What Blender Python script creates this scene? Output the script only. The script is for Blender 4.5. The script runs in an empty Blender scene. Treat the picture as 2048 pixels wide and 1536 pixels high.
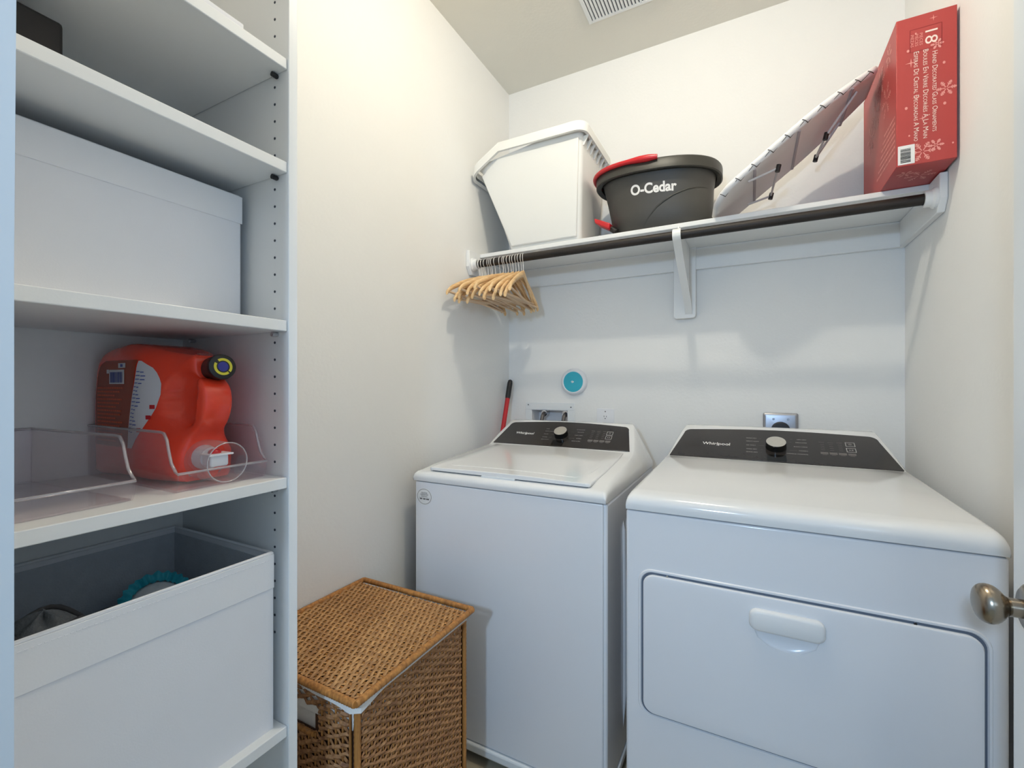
import bpy, bmesh, math, random
from mathutils import Vector, Matrix
from mathutils.bvhtree import BVHTree
random.seed(7)
SC = bpy.context.scene
COL = SC.collection
R = math.radians
# ------------------------------------------------------------------ camera, world, lights, exposure
FPX = 906.0
cam = bpy.data.cameras.new('camera'); cam.sensor_width = 36; cam.lens = 36*FPX/2048; cam.clip_start = .01
co = bpy.data.objects.new('camera', cam); COL.objects.link(co)
co.location = (0, 0, 0); co.rotation_euler = (R(90), 0, R(27.8)); SC.camera = co
SC.view_settings.view_transform = 'Standard'; SC.view_settings.look = 'None'
SC.view_settings.gamma = 1; SC.view_settings.use_curve_mapping = False
SC.view_settings.exposure = 0.45
SC.cycles.transparent_max_bounces = 40
w = bpy.data.worlds.new('world'); SC.world = w; w.use_nodes = True
w.node_tree.nodes['Background'].inputs[0].default_value = (.50, .72, 1, 1)
w.node_tree.nodes['Background'].inputs[1].default_value = .45
# room's own ceiling lamp (just above the frame) and a lamp in the hall behind the open door
def lamp(name, kind, loc, energy, color, size):
    l = bpy.data.lights.new(name, kind); l.energy = energy; l.color = color
    if kind == 'POINT': l.shadow_soft_size = size
    o = bpy.data.objects.new(name, l); COL.objects.link(o); o.location = loc
    return o
lamp('ceiling_lamp', 'POINT', (-.27, 1.04, 1.46), 13.0, (1, .935, .80), .028)
lamp('hall_lamp', 'POINT', (-.192, -.75, .367), 36, (.50, .72, 1), .05)

# ------------------------------------------------------------------ materials
def lin(h):
    c = [((h >> s) & 255)/255 for s in (16, 8, 0)]
    return tuple(((x+.055)/1.055)**2.4 if x > .04045 else x/12.92 for x in c) + (1,)
def mat(name, h, rough=.5, metal=0, var=.03, vscale=12, bump=0, bscale=80, spec=.5, coat=0):
    m = bpy.data.materials.new(name); m.use_nodes = True; nt = m.node_tree; b = nt.nodes['Principled BSDF']
    c = lin(h); b.inputs['Roughness'].default_value = rough; b.inputs['Metallic'].default_value = metal
    b.inputs['Specular IOR Level'].default_value = spec; b.inputs['Coat Weight'].default_value = coat
    b.inputs['Coat Roughness'].default_value = .08
    tc = nt.nodes.new('ShaderNodeTexCoord')
    n = nt.nodes.new('ShaderNodeTexNoise'); n.inputs['Scale'].default_value = vscale; n.inputs['Detail'].default_value = 3
    nt.links.new(tc.outputs['Object'], n.inputs['Vector'])
    mx = nt.nodes.new('ShaderNodeMix'); mx.data_type = 'RGBA'
    mx.inputs['A'].default_value = tuple(x*(1-var) for x in c[:3])+(1,); mx.inputs['B'].default_value = tuple(min(1, x*(1+var)) for x in c[:3])+(1,)
    nt.links.new(n.outputs['Fac'], mx.inputs['Factor']); nt.links.new(mx.outputs['Result'], b.inputs['Base Color'])
    if bump:
        n2 = nt.nodes.new('ShaderNodeTexNoise'); n2.inputs['Scale'].default_value = bscale; n2.inputs['Detail'].default_value = 2
        nt.links.new(tc.outputs['Object'], n2.inputs['Vector'])
        bp = nt.nodes.new('ShaderNodeBump'); bp.inputs['Strength'].default_value = bump; bp.inputs['Distance'].default_value = .002
        nt.links.new(n2.outputs['Fac'], bp.inputs['Height']); nt.links.new(bp.outputs['Normal'], b.inputs['Normal'])
    return m
def clear_mat(name, tint, gl=.06, rough=.03, haze=0):
    m = bpy.data.materials.new(name); m.use_nodes = True; nt = m.node_tree; nt.nodes.remove(nt.nodes['Principled BSDF'])
    t = nt.nodes.new('ShaderNodeBsdfTransparent'); t.inputs[0].default_value = lin(tint)
    g = nt.nodes.new('ShaderNodeBsdfGlossy'); g.inputs['Roughness'].default_value = rough; g.inputs['Color'].default_value = (.95, .95, .95, 1)
    f = nt.nodes.new('ShaderNodeLayerWeight'); f.inputs['Blend'].default_value = .5
    pw = nt.nodes.new('ShaderNodeMath'); pw.operation = 'POWER'; pw.inputs[1].default_value = 4
    nt.links.new(f.outputs['Facing'], pw.inputs[0])
    no = nt.nodes.new('ShaderNodeTexNoise'); no.inputs['Scale'].default_value = 14
    sc_ = nt.nodes.new('ShaderNodeMath'); sc_.operation = 'MULTIPLY'; sc_.inputs[1].default_value = .6
    nt.links.new(pw.outputs[0], sc_.inputs[0])
    mu = nt.nodes.new('ShaderNodeMath'); mu.operation = 'MULTIPLY_ADD'; mu.inputs[1].default_value = gl; mu.use_clamp = True
    nt.links.new(no.outputs['Fac'], mu.inputs[0]); nt.links.new(sc_.outputs[0], mu.inputs[2])
    mx = nt.nodes.new('ShaderNodeMixShader'); nt.links.new(mu.outputs[0], mx.inputs[0]); nt.links.new(t.outputs[0], mx.inputs[1]); nt.links.new(g.outputs[0], mx.inputs[2])
    df = nt.nodes.new('ShaderNodeBsdfDiffuse'); df.inputs['Color'].default_value = (.86, .84, .85, 1)
    m2 = nt.nodes.new('ShaderNodeMixShader'); m2.inputs[0].default_value = haze
    nt.links.new(mx.outputs[0], m2.inputs[1]); nt.links.new(df.outputs[0], m2.inputs[2])
    nt.links.new(m2.outputs[0], nt.nodes['Material Output'].inputs[0])
    return m
def wood_mat(name, h1, h2, rough=.5, axis='Y', scale=18):
    m = bpy.data.materials.new(name); m.use_nodes = True; nt = m.node_tree; b = nt.nodes['Principled BSDF']; b.inputs['Roughness'].default_value = rough
    tc = nt.nodes.new('ShaderNodeTexCoord'); mp = nt.nodes.new('ShaderNodeMapping')
    s = {'X': (.08, 1, 1), 'Y': (1, .08, 1), 'Z': (1, 1, .08)}[axis]; mp.inputs['Scale'].default_value = [x*scale for x in s]
    n = nt.nodes.new('ShaderNodeTexNoise'); n.inputs['Scale'].default_value = 5; n.inputs['Detail'].default_value = 5
    oi = nt.nodes.new('ShaderNodeObjectInfo'); ad = nt.nodes.new('ShaderNodeVectorMath'); ad.operation = 'ADD'
    nt.links.new(tc.outputs['Object'], mp.inputs[0]); nt.links.new(mp.outputs[0], ad.inputs[0]); nt.links.new(oi.outputs['Random'], ad.inputs[1]); nt.links.new(ad.outputs[0], n.inputs['Vector'])
    cr = nt.nodes.new('ShaderNodeValToRGB'); cr.color_ramp.elements[0].position = .3; cr.color_ramp.elements[1].position = .7
    cr.color_ramp.elements[0].color = lin(h1); cr.color_ramp.elements[1].color = lin(h2)
    nt.links.new(n.outputs['Fac'], cr.inputs[0]); nt.links.new(cr.outputs[0], b.inputs['Base Color'])
    return m
M = dict(
    wall=mat('wall_paint', 0xF2F1EE, .85, var=.01, bump=.28, bscale=95),
    ceil=mat('ceiling_paint', 0xEAE7DD, .9, var=.01, bump=.25, bscale=95),
    floor=mat('floor_vinyl', 0xB3A891, .5, var=.08, vscale=6, bump=.1),
    jamb=mat('jamb_shaded_paint', 0xC6CBCD, .4, var=.01),  # greyer than the trim: weaker light on the jamb put into its colour
    trim=mat('trim_paint', 0xECEEEE, .35, var=.01),
    shelfw=mat('white_shelf_paint', 0xF0F0EE, .4, var=.01),
    melamine=mat('white_melamine', 0xF4F4F2, .38, var=.01, bump=.04, bscale=300),
    fabric=mat('white_nonwoven', 0xF0F0F3, .9, var=.02, bump=.06, bscale=400),
    band=mat('white_band', 0xF2F2F4, .7, var=.015, bump=.05, bscale=300),
    lining=mat('grey_lining', 0xC6CAD0, .95, var=.08, vscale=60, bump=.3, bscale=300),
    enamel=mat('white_enamel', 0xEFEFF1, .22, var=.005, spec=.5, coat=.3),
    lidw=mat('white_top_enamel', 0xF1F0EE, .10, var=.005, spec=.5, coat=.5),
    console=mat('dark_console', 0x35302D, .22, var=.04, vscale=40, coat=.3),
    gloss=mat('glossy_black', 0x161514, .12, var=.02),
    dark=mat('black_plastic', 0x1C1B1C, .4, var=.05),
    groove=mat('door_groove', 0x66707F, .5), gap=mat('dark_gap', 0x3C424B, .8),
    pgrey=mat('print_grey', 0xB9B6B2, .6), pdim=mat('print_dim', 0x6C6764, .6), pwhite=mat('print_white', 0xEDEBE8, .6),
    steel=mat('brushed_steel', 0xE8E4DC, .5, 1, var=.06, vscale=90),
    chrome=mat('chrome', 0xD5D5D8, .12, 1), nickel=mat('satin_nickel', 0x9C9080, .27, 1, var=.04, vscale=40),
    galv=mat('steel_plate', 0xA9AAB0, .35, 1, var=.08, vscale=30),
    rod=wood_mat('dark_wood_rod', 0x0E0B09, 0x2A201A, .55, 'X', 30),
    hanger=wood_mat('hanger_wood', 0xD6AA74, 0xF0CE9C, .45, 'Y', 14),
    bar=wood_mat('hanger_bar_wood', 0xCBA986, 0xE6CBAB, .5, 'Y', 14),
    binw=mat('white_bin_plastic', 0xF0EFEA, .42, var=.01, bump=.05, bscale=200),
    bucket=mat('charcoal_plastic', 0x45433F, .5, var=.06, vscale=20, bump=.1, bscale=300),
    bucketd=mat('dark_plastic_rim', 0x35342F, .45, var=.05),
    red=mat('red_plastic', 0xC51F27, .3, var=.04), redbox=mat('red_card', 0xB2413E, .45, var=.07, vscale=9),
    redside=mat('red_card_side', 0xA92A2F, .45, var=.22, vscale=16), pink=mat('print_pink', 0xE39A92, .6), pcream=mat('print_cream', 0xF1DDD2, .6), dred=mat('print_dark_red', 0x8C1C22, .6),
    orange=mat('orange_red_plastic', 0xF5452A, .2, var=.03, coat=.2),
    brown=mat('label_brown', 0x9A3A14, .4, var=.12, vscale=60), lblorange=mat('label_orange', 0xE2561E, .4), lblwhite=mat('label_white', 0xD9D8DC, .4),
    navy=mat('navy_print', 0x2B2F8F, .4), yellow=mat('yellow_print', 0xE6D83A, .4), bluebar=mat('blue_bars', 0x4C5AA8, .5),
    whitep=mat('white_plastic', 0xF2F2F4, .3, var=.01), acrylic=clear_mat('clear_acrylic', 0xFDFBFC, .08, haze=.035), acredge=clear_mat('acrylic_edge', 0xF0EBEC, .35, .1, haze=.26), cup=clear_mat('clear_cup', 0xFBF8F9, .12, haze=.16),
    teal=mat('teal_plastic', 0x2FB0C6, .4, var=.03), tealfab=mat('teal_fabric', 0x36B3C4, .45, var=.15, vscale=40), disc=mat('white_disc', 0xECEDF0, .3),
    mesh=mat('grey_mesh_fabric', 0x8E8D8B, .9, var=.25, vscale=220, bump=.8, bscale=240), cloth=mat('white_liner', 0xEDE9E2, .9, bump=.3, bscale=300),
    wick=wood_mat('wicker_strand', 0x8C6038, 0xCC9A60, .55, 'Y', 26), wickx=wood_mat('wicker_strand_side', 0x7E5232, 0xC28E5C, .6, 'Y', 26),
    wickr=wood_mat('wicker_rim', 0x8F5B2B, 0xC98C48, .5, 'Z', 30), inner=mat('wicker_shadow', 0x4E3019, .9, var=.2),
    lilac=mat('board_underside', 0x9B8F95, .7, var=.04, vscale=30), cover=mat('board_cover', 0xEFEDEC, .8, var=.03, bump=.3, bscale=120), hook=mat('pale_wire_hook', 0xE6E3DF, .35, .4), crossbar=mat('board_ribs', 0xB3A8AC, .6), wire=mat('white_wire', 0xCFCBCB, .35), cord=mat('dark_cord', 0x4A423C, .8),
    blackbox=mat('black_box_card', 0x1F1A18, .55, var=.1), grey=mat('grey_hose', 0x77706C, .5, .3, var=.15, vscale=200),
)
# ------------------------------------------------------------------ mesh helpers
ORG = {}
def tag(o, label=None, cat=None, group=None, kind=None):
    for k, v in (('label', label), ('category', cat), ('group', group), ('kind', kind)):
        if v: o[k] = v
    return o
def thing(name, loc, label, cat, group=None):
    o = bpy.data.objects.new(name, None); o.empty_display_size = .05; COL.objects.link(o); o.location = loc; ORG[o] = Vector(loc)
    return tag(o, label, cat, group)
class MB:
    def __init__(s): s.v = []; s.f = []
    def add(s, v, f):
        n = len(s.v); s.v += [Vector(x) for x in v]; s.f += [[i+n for i in q] for q in f]; return s
    def box(s, x0, x1, y0, y1, z0, z1):
        return s.add([(x, y, z) for x in (x0, x1) for y in (y0, y1) for z in (z0, z1)],
                     [(0, 1, 3, 2), (4, 6, 7, 5), (0, 4, 5, 1), (2, 3, 7, 6), (0, 2, 6, 4), (1, 5, 7, 3)])
    def hexa(s, p):   # 8 points: bottom 4 (ccw from above), top 4
        return s.add(p, [(3, 2, 1, 0), (4, 5, 6, 7), (0, 1, 5, 4), (1, 2, 6, 5), (2, 3, 7, 6), (3, 0, 4, 7)])
    def loft(s, rings, closed=True, cap=True):
        n = len(rings[0]); v = [p for r in rings for p in r]; f = []
        for i in range(len(rings)-1):
            for j in range(n if closed else n-1):
                k = (j+1) % n; f.append((i*n+j, i*n+k, (i+1)*n+k, (i+1)*n+j))
        if cap: f += [tuple(range(n))[::-1], tuple((len(rings)-1)*n+j for j in range(n))]
        return s.add(v, f)
    def tube(s, path, r, sides=8, cap=True, closed=False, flat=1.0):
        P = [Vector(p) for p in path]; n = len(P); rings = []; up = None
        rr = r if isinstance(r, (list, tuple)) else [r]*n
        for i in range(n):
            a = P[(i-1) % n] if (closed or i) else P[i]; b = P[(i+1) % n] if (closed or i < n-1) else P[i]
            t = (b-a).normalized()
            if up is None: up = Vector((0, 0, 1)) if abs(t.z) < .9 else Vector((1, 0, 0))
            x = up.cross(t).normalized() if up.cross(t).length > 1e-5 else Vector((1, 0, 0)); y = t.cross(x); up = y
            rings.append([P[i]+x*rr[i]*math.cos(2*math.pi*k/sides)+y*rr[i]*flat*math.sin(2*math.pi*k/sides) for k in range(sides)])
        if closed: rings.append(rings[0]); cap = False
        return s.loft(rings, True, cap)
    def lathe(s, prof, O, ax, seg=32, cap=True):   # prof: (r, h) along axis
        ax = Vector(ax).normalized(); x = ax.orthogonal().normalized(); y = ax.cross(x); O = Vector(O)
        return s.loft([[O+ax*h+(x*math.cos(2*math.pi*k/seg)+y*math.sin(2*math.pi*k/seg))*r for k in range(seg)] for r, h in prof], True, cap)
    def prism(s, poly, O, ex, ey, ez, d0, d1):
        O, ex, ey, ez = map(Vector, (O, ex, ey, ez))
        return s.loft([[O+ex*a+ey*b+ez*d for a, b in poly] for d in (d0, d1)])
    def text(s, body, size, O, ex, ey, align='CENTER', off=.0006, shear=0, sx=1, small=False, bold=0, fit=0):
        c = bpy.data.curves.new('t', 'FONT'); c.body = body; c.size = size; c.align_x = align; c.align_y = 'CENTER'; c.shear = shear; c.resolution_u = 6 if size > .018 else 2; c.offset = bold
        if small:
            c.small_caps_scale = .75
            for f in c.body_format: f.use_small_caps = True
        o = bpy.data.objects.new('t', c); COL.objects.link(o); bpy.context.view_layer.update()
        me = o.evaluated_get(bpy.context.evaluated_depsgraph_get()).to_mesh()
        O, ex, ey = Vector(O), Vector(ex).normalized(), Vector(ey).normalized(); n = ex.cross(ey)
        if fit: xs = [v.co.x for v in me.vertices]; sx = fit/(max(xs)-min(xs))
        s.add([O+ex*(v.co.x*sx)+ey*v.co.y+n*off for v in me.vertices], [tuple(p.vertices) for p in me.polygons])
        bpy.data.objects.remove(o); bpy.data.curves.remove(c)
        return s
    def build(s, name, m, parent=None, smooth=0, bevel=0, seg=2, subsurf=0, mats=None):
        org = ORG.get(parent, Vector((0, 0, 0)))
        me = bpy.data.meshes.new(name); me.from_pydata([v-org for v in s.v], [], s.f); me.materials.append(m)
        bm = bmesh.new(); bm.from_mesh(me); bmesh.ops.remove_doubles(bm, verts=bm.verts, dist=1e-6)
        bmesh.ops.recalc_face_normals(bm, faces=bm.faces); bm.to_mesh(me); bm.free()
        if smooth:
            me.polygons.foreach_set('use_smooth', [True]*len(me.polygons)); me.set_sharp_from_angle(angle=R(smooth))
        o = bpy.data.objects.new(name, me); COL.objects.link(o); o.parent = parent; ORG[o] = org
        if bevel:
            b = o.modifiers.new('bevel', 'BEVEL'); b.width = bevel; b.segments = seg; b.limit_method = 'ANGLE'; b.angle_limit = R(40)
        if subsurf:
            q = o.modifiers.new('sub', 'SUBSURF'); q.levels = subsurf; q.render_levels = subsurf
        return o
    def flat(s, name, m, parent=None):   # printed marks: keep face winding
        org = ORG.get(parent, Vector((0, 0, 0)))
        me = bpy.data.meshes.new(name); me.from_pydata([v-org for v in s.v], [], s.f); me.materials.append(m)
        o = bpy.data.objects.new(name, me); COL.objects.link(o); o.parent = parent; ORG[o] = org
        return o
def bake(o):     # apply modifiers
    dg = bpy.context.evaluated_depsgraph_get(); bpy.context.view_layer.update()
    me = bpy.data.meshes.new_from_object(o.evaluated_get(dg)); o.modifiers.clear(); o.data = me; return o
def rrect(w, h, r, n=6, x=0, y=0):   # rounded rectangle polygon; r = one radius or four (ne, nw, sw, se)
    r = r if isinstance(r, (list, tuple)) else [r]*4; out = []
    for i, (sx, sy) in enumerate(((1, 1), (-1, 1), (-1, -1), (1, -1))):
        cx, cy = x+sx*(w/2-r[i]), y+sy*(h/2-r[i])
        for k in range(n+1):
            a = math.pi/2*(i+k/n); out.append((cx+r[i]*math.cos(a), cy+r[i]*math.sin(a)))
    return out
def box(name, m, parent, *a, bevel=.002, **k):
    return MB().box(*a).build(name, m, parent, smooth=30, bevel=bevel, **k)
X, Y, Z = Vector((1, 0, 0)), Vector((0, 1, 0)), Vector((0, 0, 1))
# ------------------------------------------------------------------ setting
FZ, CZ, XL, XR, YB = -1.25, 1.52, -1.125, .49, 2.10
def struct(name, mb, m, **k): return tag(mb.build(name, m, **k), kind='structure')
struct('floor', MB().box(XL-.9, XR+.9, -4.0, YB+.1, FZ-.05, FZ), M['floor'])
struct('ceiling', MB().box(XL-.1, XR+.1, -.04, YB+.1, CZ, CZ+.05), M['ceil'])
struct('wall_left', MB().box(XL-.1, XL, -.04, YB+.1, FZ, CZ), M['wall'])
struct('wall_right', MB().box(XR, XR+.1, -.04, YB+.1, FZ, CZ), M['wall'])
hx0, hx1, hz0, hz1 = -.992, -.795, -.285, -.130
struct('wall_back', MB().box(XL, hx0, YB, YB+.1, FZ, CZ).box(hx1, XR, YB, YB+.1, FZ, CZ).box(hx0, hx1, YB, YB+.1, hz1, CZ).box(hx0, hx1, YB, YB+.1, FZ, hz0), M['wall'])
struct('wall_front', MB().box(XL, -.602, -.04, .135, FZ, CZ).box(.365, XR, -.04, .135, FZ, CZ).box(-.602, .365, -.04, .135, .80, CZ), M['wall'])
# door jamb on the left of the opening (its upper end leans slightly inwards)
t = MB()
za, zb, zc = FZ, .12, .80
for z0, z1, d0, d1 in ((za, zb, 0, 0), (zb, zc, 0, .016)):
    t.hexa([(-.6018, -.042, z0), (-.5800+d0, -.042, z0), (-.5800+d0, .150, z0), (-.6018, .150, z0), (-.6018, -.042, z1), (-.5800+d1, -.042, z1), (-.5800+d1, .150, z1), (-.6018, .150, z1)])
struct('trim_1', t, M['jamb'], smooth=30)
# open door on the right
dr = struct('door_1', MB().box(.318, .353, -.030, .870, FZ+.012, .79), M['trim'], smooth=30, bevel=.002)
KY, KZ = .806, -.284
MB().lathe([(.0, -.012), (.026, -.012), (.031, -.008), (.033, -.002), (.033, 0)], (.318, KY, KZ), (1, 0, 0), 40).build('knob_rosette', M['nickel'], dr, smooth=40)
MB().lathe([(.013, -.03), (.0115, -.03), (.0115, 0)][::-1]+[(.0, -.03)], (.318, KY, KZ), (1, 0, 0), 32).build('knob_stem', M['nickel'], dr, smooth=40)
MB().lathe([(.0, -.0605), (.008, -.0602), (.014, -.0592), (.0185, -.0575), (.0215, -.0552), (.0236, -.0520), (.0246, -.0482), (.0244, -.0445), (.0232, -.0408), (.0210, -.0375), (.0180, -.0345), (.0148, -.0322), (.0125, -.030), (.0118, -.027), (0, -.027)], (.318, KY, KZ), (1, 0, 0), 48).build('door_knob', M['nickel'], dr, smooth=60)
# ceiling vent
vt = thing('ceiling_vent', (-.44, 1.75, CZ), 'slotted white air vent set in the ceiling at the top of the photo', 'vent')
box('frame', M['trim'], vt, -.602, -.585, 1.66, 1.842, CZ-.006, CZ); box('frame', M['trim'], vt, -.292, -.275, 1.66, 1.842, CZ-.006, CZ)
box('frame', M['trim'], vt, -.585, -.292, 1.828, 1.842, CZ-.006, CZ); box('frame', M['trim'], vt, -.585, -.292, 1.66, 1.674, CZ-.006, CZ)
MB().box(-.59, -.29, 1.67, 1.835, CZ-.0012, CZ).build('backing', M['gap'], vt)
sl = None
for i in range(21):
    x = -.585+.0137*(i+.28)
    if sl is None: sl = MB().hexa([(x, 1.674, CZ-.006), (x+.008, 1.674, CZ-.0065), (x+.008, 1.828, CZ-.0065), (x, 1.828, CZ-.006), (x+.001, 1.674, CZ-.001), (x+.0095, 1.674, CZ-.001), (x+.0095, 1.828, CZ-.001), (x+.001, 1.828, CZ-.001)]).build('slat', M['trim'], vt)
    else:
        o = sl.copy(); COL.objects.link(o); o.location.x = .0137*i
# ------------------------------------------------------------------ shelving unit on the left
UX0, UX1, UY0, UY1 = -1.118, -.752, .158, .564   # unit extents
un = thing('shelving_unit', (-.935, .34, FZ), 'tall white melamine shelving unit along the left wall', 'shelves')
PT = .018
sp = box('side_panel', M['melamine'], un, UX0, UX1, UY1-PT, UY1, FZ, CZ-.12, bevel=.0012)
box('side_panel', M['melamine'], un, UX0, UX1, UY0, UY0+PT, FZ, CZ-.12, bevel=.0012)
MB().box(UX0, UX0+.008, UY0+PT, UY1-PT, FZ, CZ-.12).build('back_panel', M['melamine'], un)
box('top_panel', M['melamine'], un, UX0+.008, UX1, UY0+PT, UY1-PT, CZ-.14, CZ-.12, bevel=.0012)
SH = [.599, .409, .117, -.172, -.630]   # shelf tops
ph = MB()
for k in range(-32, 24):
    z = .5577+.032*k
    if all(abs(z-s+.012) > .02 for s in SH): ph.lathe([(.0, 0), (.0024, 0), (.0024, .0008), (0, .0008)], (-.792, UY1-PT-.0008, z), Y, 8)
tag(ph.build('pin_holes', M['gap'], sp), kind='stuff')
for i, z in enumerate(SH):
    s = box('shelf', M['melamine'], un, UX0+.009, UX1-.004, UY0+PT+.0006, UY1-PT-.0006, z-.020, z, bevel=.0014)
    for x in ((-.784, -1.06) if i == 2 else (-.784,)):
        MB().lathe([(.0, 0), (.0045, 0), (.0045, .010), (.003, .012), (0, .012)], (x, UY1-PT-.012, z-.0247), Y, 12).build('shelf_pin', M['dark'] if i < 2 else M['chrome'], s, smooth=40)
# things on it -------------------------------------------------------
bb = thing('storage_box', (-1.0, .21, SH[1]), 'black box on the second shelf, below the topmost', 'box')
MB().box(-1.09, -.90, .182, .284, SH[1], SH[1]+.124).build('body', M['blackbox'], bb, smooth=30, bevel=.005)
wb = thing('flat_box', (-.9, .31, SH[0]), 'flat white box lying on the topmost shelf', 'box')
MB().box(-1.0, -.782, .19, .479, SH[0], SH[0]+.016).build('body', M['trim'], wb, smooth=30, bevel=.0015)
MB().box(-1.001, -.781, .189, .480, SH[0]+.0162, SH[0]+.027).build('lid', M['fabric'], wb, smooth=30, bevel=.0015)
def fabric_bin(name, label, x0, x1, y0, y1, z0, z1, bandh, open_):
    t = thing(name, ((x0+x1)/2, (y0+y1)/2, z0), label, 'storage bin')
    if open_:
        th = .004; b = MB().box(x0, x1, y0, y1, z0, z0+.004)
        b.box(x1-th, x1, y0, y1, z0+.004, z1).box(x0, x0+th, y0, y1, z0+.004, z1).box(x0+th, x1-th, y0, y0+th, z0+.004, z1).box(x0+th, x1-th, y1-th, y1, z0+.004, z1)
        b.build('body', M['fabric'], t)
        i0 = th+.0006; l = MB()
        l.box(x1-th-.002, x1-i0, y0+i0, y1-i0, z0+.006, z1-.012).box(x0+i0, x0+th+.002, y0+i0, y1-i0, z0+.006, z1-.012).box(x0+th+.002, x1-th-.002, y0+i0, y0+th+.002, z0+.006, z1-.012).box(x0+th+.002, x1-th-.002, y1-th-.002, y1-i0, z0+.006, z1-.012)
        l.box(x0+th+.002, x1-th-.002, y0+th+.002, y1-th-.002, z0+.006, z0+.008); l.build('lining', M['lining'], t)
        zr = z1-.0015
        MB().tube([(x1-.002, y0+.002, zr), (x1-.002, y1-.002, zr), (x0+.002, y1-.002, zr), (x0+.002, y0+.002, zr)], .0035, 8, closed=True).build('rim_piping', M['band'], t, smooth=50)
        st = MB(); y = y0+.004
        while y < y1-.006:
            st.box(x1+.0013, x1+.0022, y, y+.0035, z1-.0125, z1-.0115); y += .006
        tag(st.build('stitches', M['fabric'], t), kind='stuff')
    else:
        MB().box(x0, x1, y0, y1, z0, z1).build('body', M['fabric'], t, smooth=30, bevel=.004)
    MB().box(x1, x1+.0016, y0-.001, y1+.001, z1-bandh, z1-.003).build('front_band', M['band'], t, smooth=30, bevel=.0007)
    return t
fabric_bin('fabric_bin', 'white fabric box with smooth front band filling the third shelf from the top', -1.105, -.870, .180, .530, SH[2], SH[2]+.246, .055, False)
fabric_bin('fabric_bin', 'open white fabric bin with grey lining on the lowest shelf', -1.105, -.774, .180, .530, SH[4], -.308, .065, True)
# bin contents
tc = thing('ruffled_cap', (-.965, .435, -.62), 'teal cap with ruffled elastic edge inside the open white bin', 'cap')
c0 = Vector((-.965, .432, -.405)); ring = []
axn = Vector((.75, -.28, .6)).normalized(); ax = axn.orthogonal().normalized(); ay = axn.cross(ax)
rr = [[] for _ in range(5)]
NS = 120
for k in range(NS):
    a = 2*math.pi*k/NS; wv = math.sin(a*26+1.3*math.sin(a*5)); wv2 = math.cos(a*26+1.1*math.sin(a*7))
    for j, (r, h) in enumerate(((.042, .0), (.050, .006), (.058, .004), (.054, -.008), (.046, -.012))):
        r2 = r+.0022*wv*(1 if j in (1, 2, 3) else .4); h2 = h+.003*wv2
        rr[j].append(c0+(ax*math.cos(a)+ay*math.sin(a))*r2+axn*h2)
MB().loft(rr+[rr[0]], True, False).build('ruffle', M['tealfab'], tc, smooth=70)
MB().lathe([(.0, .012), (.022, .010), (.036, .004), (.044, -.006), (.050, -.05), (.048, -.14), (.0, -.20)], c0, axn, 40).build('crown', M['cover'], tc, smooth=60)
dk = thing('dark_pouch', (-.985, .355, -.62), 'dark pouch beside the teal cap inside the open white bin', 'pouch')
MB().lathe([(.0, 0), (.045, .004), (.058, .07), (.055, .16), (.034, .215), (.010, .235), (0, .236)], (-.985, .350, -.622), (.03, .06, 1), 28).build('body', M['dark'], dk, smooth=60)
mb_ = thing('mesh_bag', (-.90, .215, -.62), 'grey mesh laundry bag crumpled inside the open white bin', 'bag')
v = []; n1, n2 = 40, 24
rings = []
for j in range(n2+1):
    th = math.pi*j/n2; row = []
    for k in range(n1):
        a = 2*math.pi*k/n1; s = 1+.10*math.sin(3*a+2*th)+.06*math.sin(7*a-3*th)+.03*math.sin(13*a+5*th)
        row.append((-.900+.095*s*math.sin(th)*math.cos(a), .262+.068*s*math.sin(th)*math.sin(a), -.472+.145*(1+.04*math.sin(5*a))*math.cos(th)*(1 if th > 1.57 else .97)))
    rings.append(row)
MB().loft(rings, True, False).build('bag', M['mesh'], mb_, smooth=80)
MB().tube([(-.90+.05*math.cos(a), .262+.04*math.sin(a), -.345+.006*math.sin(3*a)) for a in [2*math.pi*k/24 for k in range(24)]], .0035, 6, closed=True).build('drawstring', M['grey'], mb_, smooth=60)
# clear organisers
def organiser(label, ang, piv, y0, y1):
    S = SH[3]; t = thing('clear_organiser', (0, 0, 0), label, 'organiser', 'clear open-front organisers on the fourth shelf')
    x0, x1, th, H = -1.105, -.795, .0028, .094
    side = [(x0, 0), (x1-.008, 0), (x1-.001, .012), (x1+.001, .030), (x1-.006, .034), (x1-.018, .046), (x1-.026, .066), (x1-.031, .082), (x1-.040, .0925), (x1-.052, H), (x0, H)]
    b = MB()
    for ya, yb in ((y0, y0+th), (y1-th, y1)): b.prism(side, (0, 0, S+.0004), X, Z, Y, ya, yb)
    b.box(x0, x1-.008, y0+th, y1-th, S+.0004, S+.0004+th).box(x0, x0+th, y0+th, y1-th, S+.003, S+H)
    fr = [(x1-.008, 0), (x1-.001, .012), (x1+.001, .030), (x1-.002, .030), (x1-.004, .013), (x1-.010, .003)]
    b.prism(fr, (0, 0, S+.0004), X, Z, Y, y0+th, y1-th)
    b.build('tray', M['acrylic'], t)
    e = MB(); path = [(x, z+S) for x, z in side[3:]]
    up = [(x, y0+.001, z) for x, z in path]+[(x0, y1-.001, S+H)]+[(x, y1-.001, z) for x, z in path[::-1]]
    e.tube(up, .0023, 8, closed=True).build('rim', M['acredge'], t, smooth=60)
    t.location = piv; t.rotation_euler.z = R(ang)
    for c in t.children: c.location -= Vector(piv)
    return t
organiser('clear plastic organiser holding the orange detergent jug', 0, (-.95, .46, SH[3]), .3825, .532)
organiser('empty clear plastic organiser to the left of the detergent jug', 4, (-.95, .25, SH[3]), .192, .321)
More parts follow.
